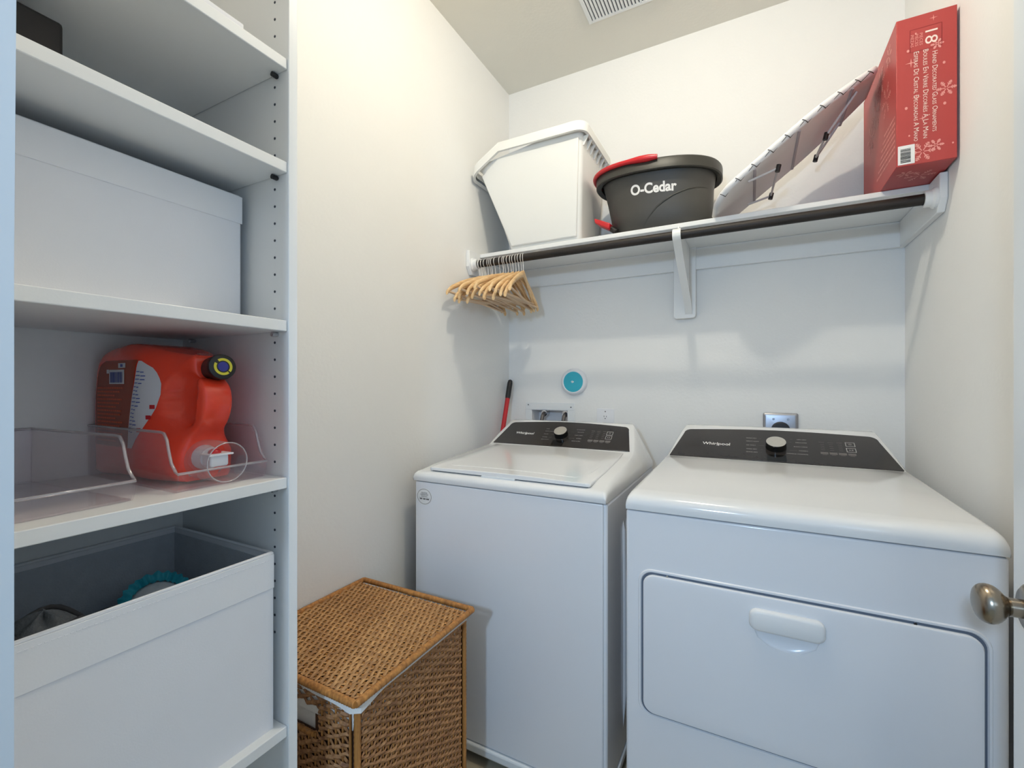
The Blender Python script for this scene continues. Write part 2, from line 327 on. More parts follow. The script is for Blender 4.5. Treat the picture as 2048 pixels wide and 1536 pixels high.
# detergent jug lying on its side, tap to the front
S0 = SH[3]+.0036
jug = thing('detergent_jug', (-.97, .46, S0), 'orange-red detergent jug lying on its side in a clear organiser', 'jug')
prof = [(-1.085, -.1684), (-1.098, -.150), (-1.1015, -.09), (-1.100, -.03), (-1.094, .020), (-1.080, .050), (-1.05, .067), (-1.0, .074), (-.95, .068), (-.90, .057), (-.862, .051), (-.848, .048),
        (-.846, .030), (-.845, .012), (-.832, .008), (-.818, -.006), (-.813, -.027), (-.816, -.048), (-.826, -.068), (-.842, -.084), (-.850, -.100), (-.850, -.130), (-.853, -.158), (-.868, -.1684)]
def dense(P, k=3):
    out = []
    for i in range(len(P)):
        a, b, c, d = [Vector((*P[(i+j) % len(P)], 0)) for j in (-1, 0, 1, 2)]
        for q in range(k):
            s = q/k; out.append(tuple((b*2+(c-a)*s+(a*2-b*5+c*4-d)*s*s+(b*3-a-c*3+d)*s**3)[:2] if False else (.5*((2*b)+(c-a)*s+(2*a-5*b+4*c-d)*s*s+(3*b-a-3*c+d)*s**3))[:2]))
    return out
dp = dense(prof)
JY0, JY1 = .3875, .526
def resample(P, step):
    out = []; n = len(P)
    for i in range(n):
        a, b = Vector(P[i]), Vector(P[(i+1) % n]); k = max(1, round((b-a).length/step))
        out += [a.lerp(b, q/k) for q in range(k)]
    return out
def seg_dist(p, P):
    best = 9
    for i in range(len(P)):
        a, b = P[i-1], P[i]; d = b-a; t_ = max(0, min(1, (p-a).dot(d)/max(d.length_squared, 1e-12))); best = min(best, (a+d*t_-p).length)
    return best
bd = resample(dp, .0055); JC = Vector((-.972, -.052)); coarse = resample(dp, .012)
def jug_y(p, side):
    kx = max(0, min(1, (p.x+.950)/.10)); kx = kx*kx*(3-2*kx); kz = max(0, min(1, (-.075-p.y)/.045)); kk = 1-kx*(.56-.34*kz)
    return .457+(jug_y0(p, side)-.457)*kk
def jug_y0(p, side):
    d = seg_dist(p, coarse); R_ = .034-.018*max(0, min(1, (-1.03-p.x)/.05)); q = min(1, d/R_); bul = R_*.82*(1-math.sqrt(max(0, 1-(1-q)**2)))
    y = JY0+bul if side < 0 else JY1-bul
    if side < 0:    # finger recess of the grip
        e = math.sqrt(((p.x+.861)/.033)**2+((p.y+.027)/.050)**2)
        if e < 1: y += .036*min(1, (1-e)/.22)**.75*(1-.2*e)
    elif True:
        e = math.sqrt(((p.x+.861)/.033)**2+((p.y+.027)/.050)**2)
        if e < 1: y -= .026*min(1, (1-e)/.28)**.75
    return y
SS = [.02, .12, .22, .32, .42, .50, .57, .64, .70, .75, .80, .84, .88, .91, .935, .955, .972, .985, .995, 1.0]
jr = []
for side, seq in ((-1, SS), (1, SS[::-1])):
    for s_ in seq:
        ring = []
        for p in bd:
            q = JC+(p-JC)*s_; ring.append((q.x, jug_y(q, side) if s_ < 1 else jug_y(q, side), q.y))
        jr.append(ring)
jb = MB().loft(jr).build('body', M['orange'], jug, smooth=70)
bvh = BVHTree.FromPolygons([v.co+ORG[jug] for v in jb.data.vertices], [tuple(p.vertices) for p in jb.data.polygons])
def on_jug(x, z, d=.0006):
    h = bvh.ray_cast(Vector((x, .2, z)), Y)
    return Vector((x, (h[0].y if h[0] else JY0)-d, z))
def decal(name, m, poly, d, parent, nx=14, nz=14):    # poly: list of rows [(xa, xb, z)] from bottom to top
    b = MB(); rows = []
    for i in range(nz+1):
        s = i/nz*(len(poly)-1); k = min(int(s), len(poly)-2); q = s-k
        xa, xb, z = [poly[k][j]*(1-q)+poly[k+1][j]*q for j in range(3)]
        rows.append([on_jug(xa+(xb-xa)*c/nx, z, d) for c in range(nx+1)])
    return b.loft(rows, False, False).build(name, m, parent, smooth=60)
decal('back_label', M['brown'], [(-1.084, -.963, -.112), (-1.085, -.961, -.07), (-1.084, -.948, -.02), (-1.076, -.941, .018), (-1.066, -.938, .034), (-1.045, -.936, .042)], .0006, jug, 20)
decal('white_label', M['lblwhite'], [(-.963, -.949, -.112), (-.961, -.926, -.078), (-.954, -.906, -.045), (-.947, -.898, -.018), (-.941, -.897, .004), (-.937, -.906, .026), (-.934, -.929, .040)], .0008, jug)
lab = MB()
def quad(b, x0, x1, z0, z1, d): b.add([on_jug(x0, z0, d), on_jug(x1, z0, d), on_jug(x1, z1, d), on_jug(x0, z1, d)], [(0, 1, 2, 3)])
q = MB(); quad(q, -1.030, -.974, .000, .0255, .0012); quad(q, -.996, -.970, .0285, .037, .0012); quad(q, -1.040, -1.031, .019, .026, .0012); q.flat('barcode_patch', M['lblwhite'], jug)
q = MB(); xx = -1.026
while xx < -.981:
    wd = random.choice((.0012, .002, .003)); quad(q, xx, xx+wd, .0025, .0215, .0016); xx += wd+random.choice((.001, .0018))
quad(q, -.988, -.979, .0303, .0352, .0016); q.flat('barcode', M['bluebar'], jug)
q = MB()
for i in range(15):
    z = -.005-.0068*i; xx = -1.076
    while xx < -.985-.012*(i % 3):
        wd = random.uniform(.002, .008); quad(q, xx, min(xx+wd, -.97), z-.0034, z-.0008, .0013); xx += wd+.0014
q.flat('label_print', M['lblorange'], jug)
q = MB()
for i in range(17):
    z = .022-.0065*i; xa = -.936-.0014*i; L_ = .011+.004*math.sin(i)
    quad(q, xa, xa+L_*.55, z-.0014, z, .0014); quad(q, xa+L_*.65, xa+L_*1.2, z-.0024, z-.0008, .0014)
q.flat('label_print', M['bluebar'], jug)
q = MB()
for z, x in ((-.036, -.914), (-.054, -.920), (-.076, -.936)): quad(q, x, x+.008, z-.007, z, .0014)
q.flat('label_picture', M['red'], jug)
cp = MB().lathe([(.0, -.040), (.0215, -.040), (.0215, -.012), (.0225, -.006), (.0215, .0), (.018, .0015), (0, .0015)], (-.812, .462, .030), (1, -.12, .10), 36).build('cap', M['dark'], jug, smooth=40)
cax = Vector((1, -.12, .10)).normalized(); cx_ = Vector((.12, 1, 0)).normalized(); cy_ = cax.cross(cx_); cO = Vector((-.812, .462, .030))+cax*.0019
MB().prism([(.0085*math.cos(a), .0085*math.sin(a)) for a in [2*math.pi*k/28 for k in range(28)]], cO, cx_, cy_, cax, 0, .0004).build('cap_disc', M['navy'], cp)
q = MB()
for a0, a1 in ((R(-40), R(125)), (R(150), R(310))):
    P1 = [(r, a0+(a1-a0)*k/20) for r in (.0105, .0148) for k in range(21)]
    q.loft([[cO+(cx_*math.cos(a)+cy_*math.sin(a))*r+cax*.0003 for r, a in P1[:21]], [cO+(cx_*math.cos(a)+cy_*math.sin(a))*r+cax*.0003 for r, a in P1[21:]]], False, False)
q.build('cap_ring', M['yellow'], cp)
# tap
tp = MB().lathe([(.0, -.012), (.021, -.012), (.021, .004), (.018, .010), (.018, .022), (0, .022)], (-.850, .452, -.128), X, 36).build('tap', M['whitep'], jug, smooth=40)
MB().prism(rrect(.030, .020, .004), (-.829, .452, -.131), Y, Z, X, 0, .026).build('spout', M['whitep'], tp, smooth=40, bevel=.002)
MB().prism(rrect(.040, .003, .001), (-.827, .452, -.120), Y, Z, X, 0, .030).build('lever', M['whitep'], tp, smooth=40)
MB().lathe([(.0, 0), (.010, 0), (.009, .004), (.005, .007), (0, .008)], (-.815, .450, -.1185), Z, 24).build('push_button', M['red'], tp, smooth=60)
cu = thing('dosing_cup', (-.82, .455, S0), 'clear plastic dosing cup fitted over the white tap of the jug', 'cup')
MB().lathe([(.0345, -.056), (.0350, -.056), (.0330, .012), (.0325, .012)], (-.797, .455, -.1325), X, 48, cap=False).build('cup_wall', M['cup'], cu, smooth=60)
MB().tube([(-.785, .455+.0330*math.cos(a), -.1325+.0330*math.sin(a)) for a in [2*math.pi*k/48 for k in range(48)]], .0011, 8, closed=True).build('cup_rim', M['acredge'], cu, smooth=60)
MB().tube([(-.853, .455+.0350*math.cos(a), -.1325+.0350*math.sin(a)) for a in [2*math.pi*k/48 for k in range(48)]], .0009, 8, closed=True).build('cup_base', M['acredge'], cu, smooth=60)
# ------------------------------------------------------------------ appliances
def shell(stations, xc, W, zs, low):   # rounded top cover: stations (y, z, w)
    rings = []
    for y, z, wd in stations:
        half = []; zl = min(z, low); P0 = Vector((W, zs)); P1 = Vector((W, zs+.62*(zl-zs)))
        C = Vector((W-.002, zl+.012)) if z < low+.03 else Vector((W*.22+wd*.78, z-.004)); C = Vector((C.x, min(C.y, z))); E2 = Vector((wd, z))
        half = [P0, P1]
        for k in range(1, 9):
            s = k/8; half.append(P1*(1-s)**2+C*2*s*(1-s)+E2*s*s)
        half += [Vector((wd*.66, z)), Vector((wd*.33, z))]
        ring = [(xc+p.x, y, p.y) for p in half]+[(xc, y, z)]+[(xc-p.x, y, p.y) for p in half[::-1]]
        rings.append(ring)
    return rings
def sl_plane(o, e2):     # slanted console frame
    o = Vector(o); ev = Vector(e2).normalized(); return o, X.copy(), ev, X.cross(ev)
def panel_poly(bw, tw, h, side, top, r):
    P = [(bw, 0)]
    n = 10
    for k in range(n+1):       # right side up to the rounded corner
        a = k/n*math.pi/2; P.append((tw-r+r*math.cos(a), side-r+r*math.sin(a)*1.0) if k else (tw, side-r))
    for k in range(1, n): P.append(((tw-r)*(1-2*k/n), side+(top-side)*math.sin(math.pi*k/n)))
    for k in range(n+1):
        a = math.pi/2+k/n*math.pi/2; P.append((-(tw-r)+r*math.cos(a), side-r+r*math.sin(a)))
    P.append((-bw, 0)); return P
def console(t, fr, poly, knob, krad, left, right, lx, rx, logo, logow, lt, keys, btn, kx0, kx1):
    O, ex, ev, en = fr
    at = lambda a, b, d=0: O+ex*a+ev*b+en*d
    lsz = .0054 if krad < .03 else .0062
    p = MB().prism(poly, O, ex, ev, en, -.002, .0025).build('console_panel', M['console'], t, smooth=30, bevel=.0008)
    MB().text('Whirlpool', logow, at(*logo), ex, ev, off=.0029, bold=.00025, shear=.05).tube([at(logo[0]+lt*(.02+.40*math.sin(a)*.5), logo[1]-.006-.004*math.cos(a), .003) for a in [k/10*math.pi for k in range(11)]], .0006, 4).build('brand_lettering', M['pwhite'], p)
    d = MB()
    for s, y in left: d.text(s, lsz, at(lx, y), ex, ev, 'LEFT', off=.0029, sx=1.1)
    tag(d.build('dial_lettering', M['pgrey'], p), kind='stuff'); d = MB()
    for s, y in right: d.text(s, lsz, at(rx, y), ex, ev, 'RIGHT', off=.0029, sx=1.1)
    tag(d.build('dial_lettering', M['pgrey'], p), kind='stuff')
    d = MB(); kx, ky = knob
    for i, (s, y) in enumerate(left):
        xa = lx+len(s)*.0046+.004; xb = kx-krad*1.15-.004*(abs(i-2))
        if xb > xa: d.prism([(xa, y-.0004), (xb, y-.0004), (xb, y+.0004), (xa, y+.0004)], O, ex, ev, en, .0026, .0029)
    for i, (s, y) in enumerate(right):
        xb = rx-len(s)*.0046-.004; xa = kx+krad*1.15+.004*(abs(i-2))
        if xb > xa: d.prism([(xa, y-.0004), (xb, y-.0004), (xb, y+.0004), (xa, y+.0004)], O, ex, ev, en, .0026, .0029)
    tag(d.build('dial_lines', M['pdim'], p), kind='stuff')
    MB().prism([(kx-krad*.9, .004), (kx+krad*.9, .004), (kx+krad*.9, .040), (kx-krad*.9, .040)], O, ex, ev, en, .0026, .0028).build('cycle_window', M['gloss'], p)
    kb = MB().lathe([(krad*1.02, .0025), (krad, .010), (krad*.98, .024), (krad*.9, .0255), (0, .0255)], at(kx, ky), en, 48).build('knob', M['gloss'], t, smooth=40)
    MB().lathe([(krad*.955, .0256), (krad*.94, .0268), (0, .0268)], at(kx, ky), en, 48).build('knob_face', M['steel'], kb, smooth=40)
    b1, b2, bs = btn
    for nm, c in (('power_button', b1), ('start_button', b2)):
        q = MB(); o1 = rrect(bs, bs*.9, .001, 2, *c); i1 = rrect(bs*.86, bs*.76, .0008, 2, *c)
        q.loft([[at(a, b, .0029) for a, b in o1], [at(a, b, .0029) for a, b in i1]], True, False)
        if nm == 'power_button':
            q.loft([[at(c[0]+r*math.cos(a), c[1]+r*math.sin(a), .003) for a in [2*math.pi*k/16 for k in range(16)]] for r in (.0028, .0038)], True, False)
        else:
            q.add([at(c[0]-.005, c[1]-.003, .003), at(c[0]-.001, c[1], .003), at(c[0]-.005, c[1]+.003, .003)], [(0, 1, 2)])
            for dx in (.0015, .004): q.add([at(c[0]+dx, c[1]-.003, .003), at(c[0]+dx+.0012, c[1]-.003, .003), at(c[0]+dx+.0012, c[1]+.003, .003), at(c[0]+dx, c[1]+.003, .003)], [(0, 1, 2, 3)])
        q.build(nm, M['pgrey'], p)
    step = (kx1-kx0)/4
    for k in range(4):
        x = kx0+step*(k+.5)
        MB().prism(rrect(step*.86, .012, .001, 2, x, keys), O, ex, ev, en, .0025, .0029).build('key', M['pdim'], p)
    q = MB()
    for k in range(4):
        x = kx0+step*(k+.5)
        q.prism(rrect(step*.5, .0022, .0004, 1, x, keys-.0095), O, ex, ev, en, .0026, .0029)
        q.prism(rrect(step*.62, .002, .0004, 1, x-.003, keys+.063-.002*(k % 2)), O, ex, ev, en, .0026, .0029)
        if k < 3:
            for r in range(4): q.prism(rrect(step*.45, .0016, .0003, 1, x-.002, keys+.018+.011*r), O, ex, ev, en, .0026, .0028)
    tag(q.build('key_marks', M['pdim'], p), kind='stuff')
    return p
# washer
WX0, WX1, WY0, WY1 = -1.064, -.364, 1.267, 1.955; wxc = (WX0+WX1)/2; wW = (WX1-WX0)/2
wa = thing('washing_machine', (wxc, 1.6, FZ), 'white top-load washing machine standing left of the dryer', 'washer')
MB().box(WX0, WX1, WY0+.008, WY1, -1.186, -.3445).build('cabinet', M['enamel'], wa, smooth=30, bevel=.008, seg=3)
MB().box(WX0+.007, WX1-.010, WY0, WY0+.010, -1.184, -.3450).build('front_panel', M['enamel'], wa, smooth=30, bevel=.004, seg=3)
q = MB()
for y, r in ((1.46, .010), (1.50, .007)):
    q.tube([(WX1-.004, y, -.43), (WX1-.002, y, -.47), (WX1, y+.01, -.7), (WX1, y+.01, -1.0), (WX1-.003, y, -1.12)], [.002, r, r, r, .002], 10)
q.build('side_rib', M['enamel'], wa, smooth=60)
MB().box(WX0-.004, WX1+.004, WY0-.008, WY1, -1.215, -1.1865).build('base_skirt', M['trim'], wa, smooth=30, bevel=.006)
for x in (WX0+.10, WX1-.10):
    for y in (WY0+.05, WY1-.06): MB().lathe([(0, 0), (.022, 0), (.022, .02), (.012, .0345), (0, .0345)], (x, y, FZ), Z, 20).build('foot', M['dark'], wa, smooth=40)
MB().box(WX0+.02, WX1-.02, WY0+.03, WY1-.01, FZ+.03, -1.2155).build('underside_shade', M['gap'], wa)  # added dark block; its colour stands in for shade below the skirt
MB().hexa([(WX0+.03, WY0-.006, -1.240), (WX0+.10, WY0-.006, -1.240), (WX0+.10, WY0+.02, -1.240), (WX0+.03, WY0+.02, -1.240), (WX0+.01, WY0-.006, -1.2153), (WX0+.12, WY0-.006, -1.2153), (WX0+.12, WY0+.02, -1.2153), (WX0+.01, WY0+.02, -1.2153)]).build('leg_guard', M['trim'], wa)
zs = -.3425
st = [(WY0-.001, zs, .340), (WY0-.005, zs+.014, .342), (WY0+.000, zs+.026, .340), (WY0+.012, zs+.0325, .335), (WY0+.03, -.3075, .330), (1.36, -.2965, .328), (1.5, -.2855, .326), (1.68, -.2725, .320), (1.74, -.2665, .316),
      (1.76, -.2555, .314), (1.82, -.2165, .302), (1.885, -.1750, .285), (1.897, -.1690, .280), (1.915, -.1670, .275), (1.94, -.1760, .272), (1.955, -.195, .272), (1.956, zs, .272)]
MB().loft(shell(st, wxc, wW, zs, -.312), False, False).build('top_cover', M['lidw'], wa, smooth=50)
# lid: slab following the deck, with a shallow recess framed by a ridge
def zl(y): return -.3100+(-.2805+.3100)*(y-1.297)/(1.735-1.297)
lp = []; li = []
for y, hw in ((1.284, .285), (1.290, .295), (1.45, .296), (1.62, .291), (1.735, .283)): lp.append((y, hw))
rings = []
for y, hw in lp:
    zt = zl(y)+.017; e = .006
    rings.append([(wxc-hw, y, zt-.011), (wxc-hw, y, zt-.003), (wxc-hw+e, y, zt), (wxc-.24, y, zt)]+[(wxc+dx, y, zt+.004*(1-(dx/.24)**2)) for dx in (-.12, 0, .12)]+[(wxc+.24, y, zt), (wxc+hw-e, y, zt), (wxc+hw, y, zt-.003), (wxc+hw, y, zt-.011)])
lid = MB().loft(rings).build('lid', M['lidw'], wa, smooth=30, bevel=.002)
q = MB(); zr = lambda y, dx: zl(y)+.0172+.004*max(0, 1-(dx/.24)**2)
q.tube([(wxc+dx, 1.335+(0 if abs(dx) < .23 else .02), zr(1.335, dx)-.0016) for dx in [-.25+.5*k/24 for k in range(25)]]+[(wxc+.262, 1.40, zr(1.40, .25)-.0016), (wxc+.266, 1.5, zr(1.5, .25)-.0022)], .0026, 8).build('lid_crease', M['lidw'], lid, smooth=60)
MB().prism(rrect(.125, .006, .0025), (wxc-.015, 1.2865, zl(1.285)+.004), X, Z, -Y, 0, .006).build('lid_grip', M['trim'], lid, smooth=40)
MB().box(wxc-.286, wxc+.286, 1.293, 1.72, -.309, zl(1.30)+.0062).build('lid_gap_shade', M['gap'], lid)  # dark filler, coloured as the shade in the gap beneath the lid
fr = sl_plane((wxc, 1.75, -.2605), (0, .135, .085))
console(wa, fr, panel_poly(.302, .274, .168, .152, .168, .024), (-.003, .076), .029,
        [('SOAK', .113), ('QUICK WASH', .097), ('WHITES', .0765), ('COLORS', .056), ('HEAVY DUTY', .0397)], [('ACTIVEWEAR', .1165), ('DELICATES', .0997), ('BULKY ITEMS', .0787), ('TOWELS', .0575), ('DRAIN & SPIN', .040)],
        -.085, .0915, (-.1755, .0745), .021, .05, .050, ((.2015, .1025), (.2025, .0752), .026), .119, .217)
# round sticker on the front
sc0 = Vector((-1.0165, WY0, -.396)); circ = [2*math.pi*k/48 for k in range(48)]
sk = MB().prism([(.0335*math.cos(a), .0290*math.sin(a)) for a in circ], sc0, X, Z, -Y, 0, .0006).build('sticker', M['pwhite'], wa)
q = MB().loft([[sc0+X*r*.0310*math.cos(a)+Z*r*.0268*math.sin(a)-Y*.0009 for a in circ] for r in (1, .95)], True, False)
q.build('sticker_ring', M['pdim'], sk)
q = MB()
for s, z, ln in (('REGISTER', .0125, .026), ('ENREGISTRER', .0065, .034), ('REGISTRO', .0005, .027)): q.text(s, .0058, sc0+Z*z-Y*.0006, X, Z, off=.0003, fit=ln, bold=.0001)
q.prism(rrect(.048, .0005, .0001, 1), sc0-Z*.0042-Y*.0006, X, Z, -Y, 0, .0003)
for dx, wd in ((-.0145, .011), (0, .011), (.0145, .013)): q.prism(rrect(wd, .0044, .001, 2), sc0+X*dx-Z*.0085-Y*.0006, X, Z, -Y, 0, .0003)
tag(q.build('sticker_print', M['pdim'], sk), kind='stuff')
# dryer
DX0, DX1, DY0, DY1 = -.296, .441, 1.217, 1.975; dxc = (DX0+DX1)/2; dW = (DX1-DX0)/2
dy = thing('dryer', (dxc, 1.6, FZ), 'white front-load dryer with a wide drop door, right of the washer', 'dryer')
MB().box(DX0, DX1, DY0, DY1, -1.22, -.3360).build('cabinet', M['enamel'], dy, smooth=30, bevel=.006, seg=3)
for x in (DX0+.06, DX1-.06):
    for y in (DY0+.06, DY1-.06): MB().lathe([(0, 0), (.022, 0), (.022, .02), (.012, .03), (0, .03)], (x, y, FZ), Z, 20).build('foot', M['dark'], dy, smooth=40)
zs = -.3335
st = [(DY0-.002, zs, .352), (DY0-.004, zs+.014, .352), (DY0-.001, zs+.028, .352), (DY0+.010, zs+.038, .350), (DY0+.026, zs+.0435, .348), (DY0+.05, -.287, .347), (1.5, -.2765, .347), (1.72, -.2685, .347), (1.765, -.2665, .346),
      (1.780, -.2670, .344), (1.86, -.2240, .330), (1.935, -.1833, .312), (1.958, -.1675, .303), (1.972, -.1640, .298), (1.99, -.172, .295), (2.0, -.19, .295), (2.001, zs, .295)]
MB().loft(shell(st, dxc, dW, zs, -.296), False, False).build('top_cover', M['lidw'], dy, smooth=50)
fr = sl_plane((dxc, 1.78, -.2665), (0, .15, .0815))
console(dy, fr, panel_poly(.342, .306, .194, .178, .192, .028), (.006, .086), .032,
        [('MORE DRY', .1335), ('HEAVY DUTY', .1135), ('AIR ONLY', .089), ('TIMED DRY', .0655), ('QUICK DRY', .0475)], [('LESS DRY', .138), ('DELICATES', .119), ('BULKY ITEMS', .094), ('TOWELS', .071), ('WRINKLE CONTROL', .0515)],
        -.0875, .1005, (-.187, .086), .0225, .05, .0665, ((.224, .1235), (.223, .091), .0265), .134, .235)
# dryer door: groove + panel
dO = ((-.2553+.4093)/2, DY0, (-.4915-.861)/2); dw, dh = .6646, .3695
MB().loft([[Vector((dO[0]+a, DY0-.0004, dO[2]+b)) for a, b in rrect(dw, dh, .030, 8)], [Vector((dO[0]+a, DY0-.0004, dO[2]+b)) for a, b in rrect(dw-.012, dh-.012, .025, 8)]], True, False).build('door_gap', M['groove'], dy)
MB().loft([[Vector((dO[0]+a, DY0-y, dO[2]+b)) for a, b in rrect(w_, h_, r_, 8)] for w_, h_, r_, y in ((dw+.016, dh+.016, .036, 0), (dw+.012, dh+.012, .035, .0035), (dw+.004, dh+.004, .032, .0035), (dw+.001, dh+.001, .031, 0))], True, False).build('door_surround', M['enamel'], dy, smooth=50)
door = MB().loft([[Vector((dO[0]+a, DY0-y, dO[2]+b)) for a, b in rrect(dw-d, dh-d, .028, 8)] for d, y in ((.010, .0005), (.010, .005), (.014, .0085), (.022, .0095))]).build('door', M['enamel'], dy, smooth=40)
hx, hzt = .071, -.528
cut = MB().lathe([(0, -1), (.5, -.87), (.87, -.5), (1, 0), (.87, .5), (.5, .87), (0, 1)], (0, 0, 0), Z, 40).build('cutter', M['enamel'])
for vtx in cut.data.vertices: vtx.co = Vector((vtx.co.x*.066, vtx.co.y*.0085, vtx.co.z*.042))
cut.location = (hx, DY0-.0095, -.572); bpy.context.view_layer.update()
bo = door.modifiers.new('b', 'BOOLEAN'); bo.object = cut; bo.operation = 'DIFFERENCE'; bo.solver = 'EXACT'; bake(door); bpy.data.objects.remove(cut)
door.data.polygons.foreach_set('use_smooth', [True]*len(door.data.polygons)); door.data.set_sharp_from_angle(angle=R(35))
hn = [[Vector((hx+a, DY0-.0095-y, -.550+b)) for a, b in rrect(w_, h_, r_, 6)] for w_, h_, r_, y in ((.150, .050, .018, 0), (.150, .050, .018, .006), (.146, .046, .017, .011), (.136, .036, .014, .0135))]
MB().loft(hn).build('handle', M['lidw'], door, smooth=45)
for x in (-.19, .30): MB().lathe([(0, 0), (.003, 0), (.003, .004), (0, .004)], (x, DY0-.004, -.4945), Y, 10).build('latch', M['chrome'], dy)
# ------------------------------------------------------------------ back wall fittings
wd_ = thing('wall_disc', (-.760, YB, .010), 'round white wall disc with teal centre above the hose box', 'wall disc')
MB().lathe([(0, 0), (.0665, 0), (.0655, .010), (.060, .018), (.0525, .021), (.0505, .020), (0, .020)], (-.762, YB, .0105), -Y, 56).build('rim', M['disc'], wd_, smooth=40)
MB().lathe([(.0495, .0195), (.0485, .022), (.02, .024), (0, .0245)], (-.762, YB, .0105), -Y, 56).build('centre', M['teal'], wd_, smooth=60)
MB().text('\u2192', .022, (-.763, YB-.0245, .0105), -X, Z, off=-.0008).lathe([(0, .0246), (.004, .0246), (.004, .0249), (0, .0249)], (-.761, YB, .0105), -Y, 16).build('mark', M['pwhite'], wd_)
hb = thing('hose_box', (-.89, YB, -.28), 'recessed white washer hose box in the back wall behind the washer', 'hose box')
f_ = MB(); fx0, fx1, fz0, fz1 = -1.024, -.760, -.325, -.093
f_.box(fx0, fx1, YB-.006, YB, hz1, fz1).box(fx0, fx1, YB-.006, YB, fz0, hz0).box(fx0, hx0, YB-.006, YB, hz0, hz1).box(hx1, fx1, YB-.006, YB, hz0, hz1)
f_.build('frame', M['trim'], hb, smooth=30, bevel=.0015)
MB().box(hx0, hx1, YB+.088, YB+.092, hz0, hz1).box(hx0, hx0+.002, YB-.004, YB+.088, hz0, hz1).box(hx1-.002, hx1, YB-.004, YB+.088, hz0, hz1).box(hx0, hx1, YB-.004, YB+.088, hz1-.002, hz1).box(hx0, hx1, YB-.004, YB+.088, hz0, hz0+.002).build('recess', M['whitep'], hb)
for x in (-1.009, -.778): MB().lathe([(0, 0), (.003, 0), (.003, .002), (0, .002)], (x, YB-.006, -.106 if x < -.9 else -.114), -Y, 10).build('screw', M['gap'], hb)
for x in (-.938, -.822):
    vv = MB().lathe([(0, -.04), (.010, -.04), (.010, 0), (.0165, 0), (.0165, .014), (0, .014)], (x, YB+.046, -.150), -Y, 20).build('valve', M['chrome'], hb, smooth=40)
    MB().tube([(x, YB+.034, -.150), (x+.002, YB+.022, -.152), (x+.001, YB+.010, -.163), (x-.001, YB+.004, -.185), (x+.002, YB+.002, -.22), (x+.006, YB+.002, -.27)], .0095, 12).build('hose', M['grey'], vv, smooth=60)
ou = thing('wall_outlet', (-.607, YB, -.23), 'white duplex wall outlet on the back wall, right of the hose box', 'outlet')
MB().prism(rrect(.082, .132, .004), (-.607, YB, -.183), X, Z, -Y, 0, .0055).build('cover_plate', M['whitep'], ou, smooth=30, bevel=.0015)
MB().lathe([(0, 0), (.0028, 0), (.0028, .001), (0, .001)], (-.607, YB-.0055, -.130), -Y, 12).build('screw', M['grey'], ou)
for z in (-.155, -.196):
    r_ = MB().prism([(.0165*math.cos(a), max(-.0135, min(.0135, .0165*math.sin(a)))) for a in [2*math.pi*k/32 for k in range(32)]], (-.607, YB, z), X, Z, -Y, .005, .0075).build('receptacle', M['whitep'], ou, smooth=30)
    q = MB().box(-.6135, -.6115, YB-.0080, YB-.0074, z-.001, z+.006).box(-.6025, -.6005, YB-.0080, YB-.0074, z-.001, z+.005).lathe([(0, 0), (.0024, 0), (.0024, .0005), (0, .0005)], (-.607, YB-.0075, z-.0075), -Y, 12)
    q.build('slots', M['gap'], r_)
pl = thing('power_plug', (-.607, YB, -.21), 'black power plug in the lower socket of the white wall outlet', 'plug')
MB().prism(rrect(.030, .026, .007), (-.607, YB-.0083, -.1945), X, Z, -Y, 0, .026).build('plug_body', M['dark'], pl, smooth=40, bevel=.003)
MB().tube([(-.607, YB-.030, -.196), (-.607, YB-.045, -.212), (-.605, YB-.05, -.24), (-.60, YB-.05, -.34)], .0035, 10).build('cord', M['dark'], pl, smooth=60)
so = thing('dryer_outlet', (.104, YB, -.23), 'steel-covered dryer outlet box on the back wall above the dryer', 'outlet')
MB().loft([[Vector((.104+a, YB-y, -.176+b)) for a, b in rrect(s, s, .006, 4)] for s, y in ((.121, 0), (.121, .010), (.116, .013), (.102, .015))]).build('cover_plate', M['galv'], so, smooth=35)
for dx in (-.024, .026): MB().lathe([(0, 0), (.0045, 0), (.0035, .002), (0, .002)], (.104+dx, YB-.015, -.140), -Y, 16).build('screw', M['chrome'], so, smooth=40)
dp_ = thing('dryer_plug', (.104, YB, -.20), 'round black plug of the dryer in the steel outlet cover', 'plug')
MB().lathe([(0, .0155), (.032, .0155), (.033, .024), (.029, .036), (0, .037)], (.104, YB, -.182), -Y, 36).build('plug_body', M['dark'], dp_, smooth=40)
MB().tube([(.104, YB-.034, -.195), (.104, YB-.045, -.215), (.106, YB-.05, -.26), (.11, YB-.05, -.36)], .008, 12).build('cord', M['dark'], dp_, smooth=60)
# mop handle in the corner
mp = thing('mop', (-1.094, 1.65, FZ), 'red mop handle with black grip standing in the back left corner', 'mop')
p0, p1 = Vector((-1.094, 1.648, FZ+.002)), Vector((-1.094, 2.058, .022)); dv = p1-p0
MB().tube([p0, p0+dv*.935], .0115, 16).build('handle', M['red'], mp, smooth=50)
MB().tube([p0+dv*.925, p0+dv*.935, p0+dv*.985, p0+dv*.996, p1], [.0122, .0135, .0135, .011, .004], 16).build('grip', M['dark'], mp, smooth=60)
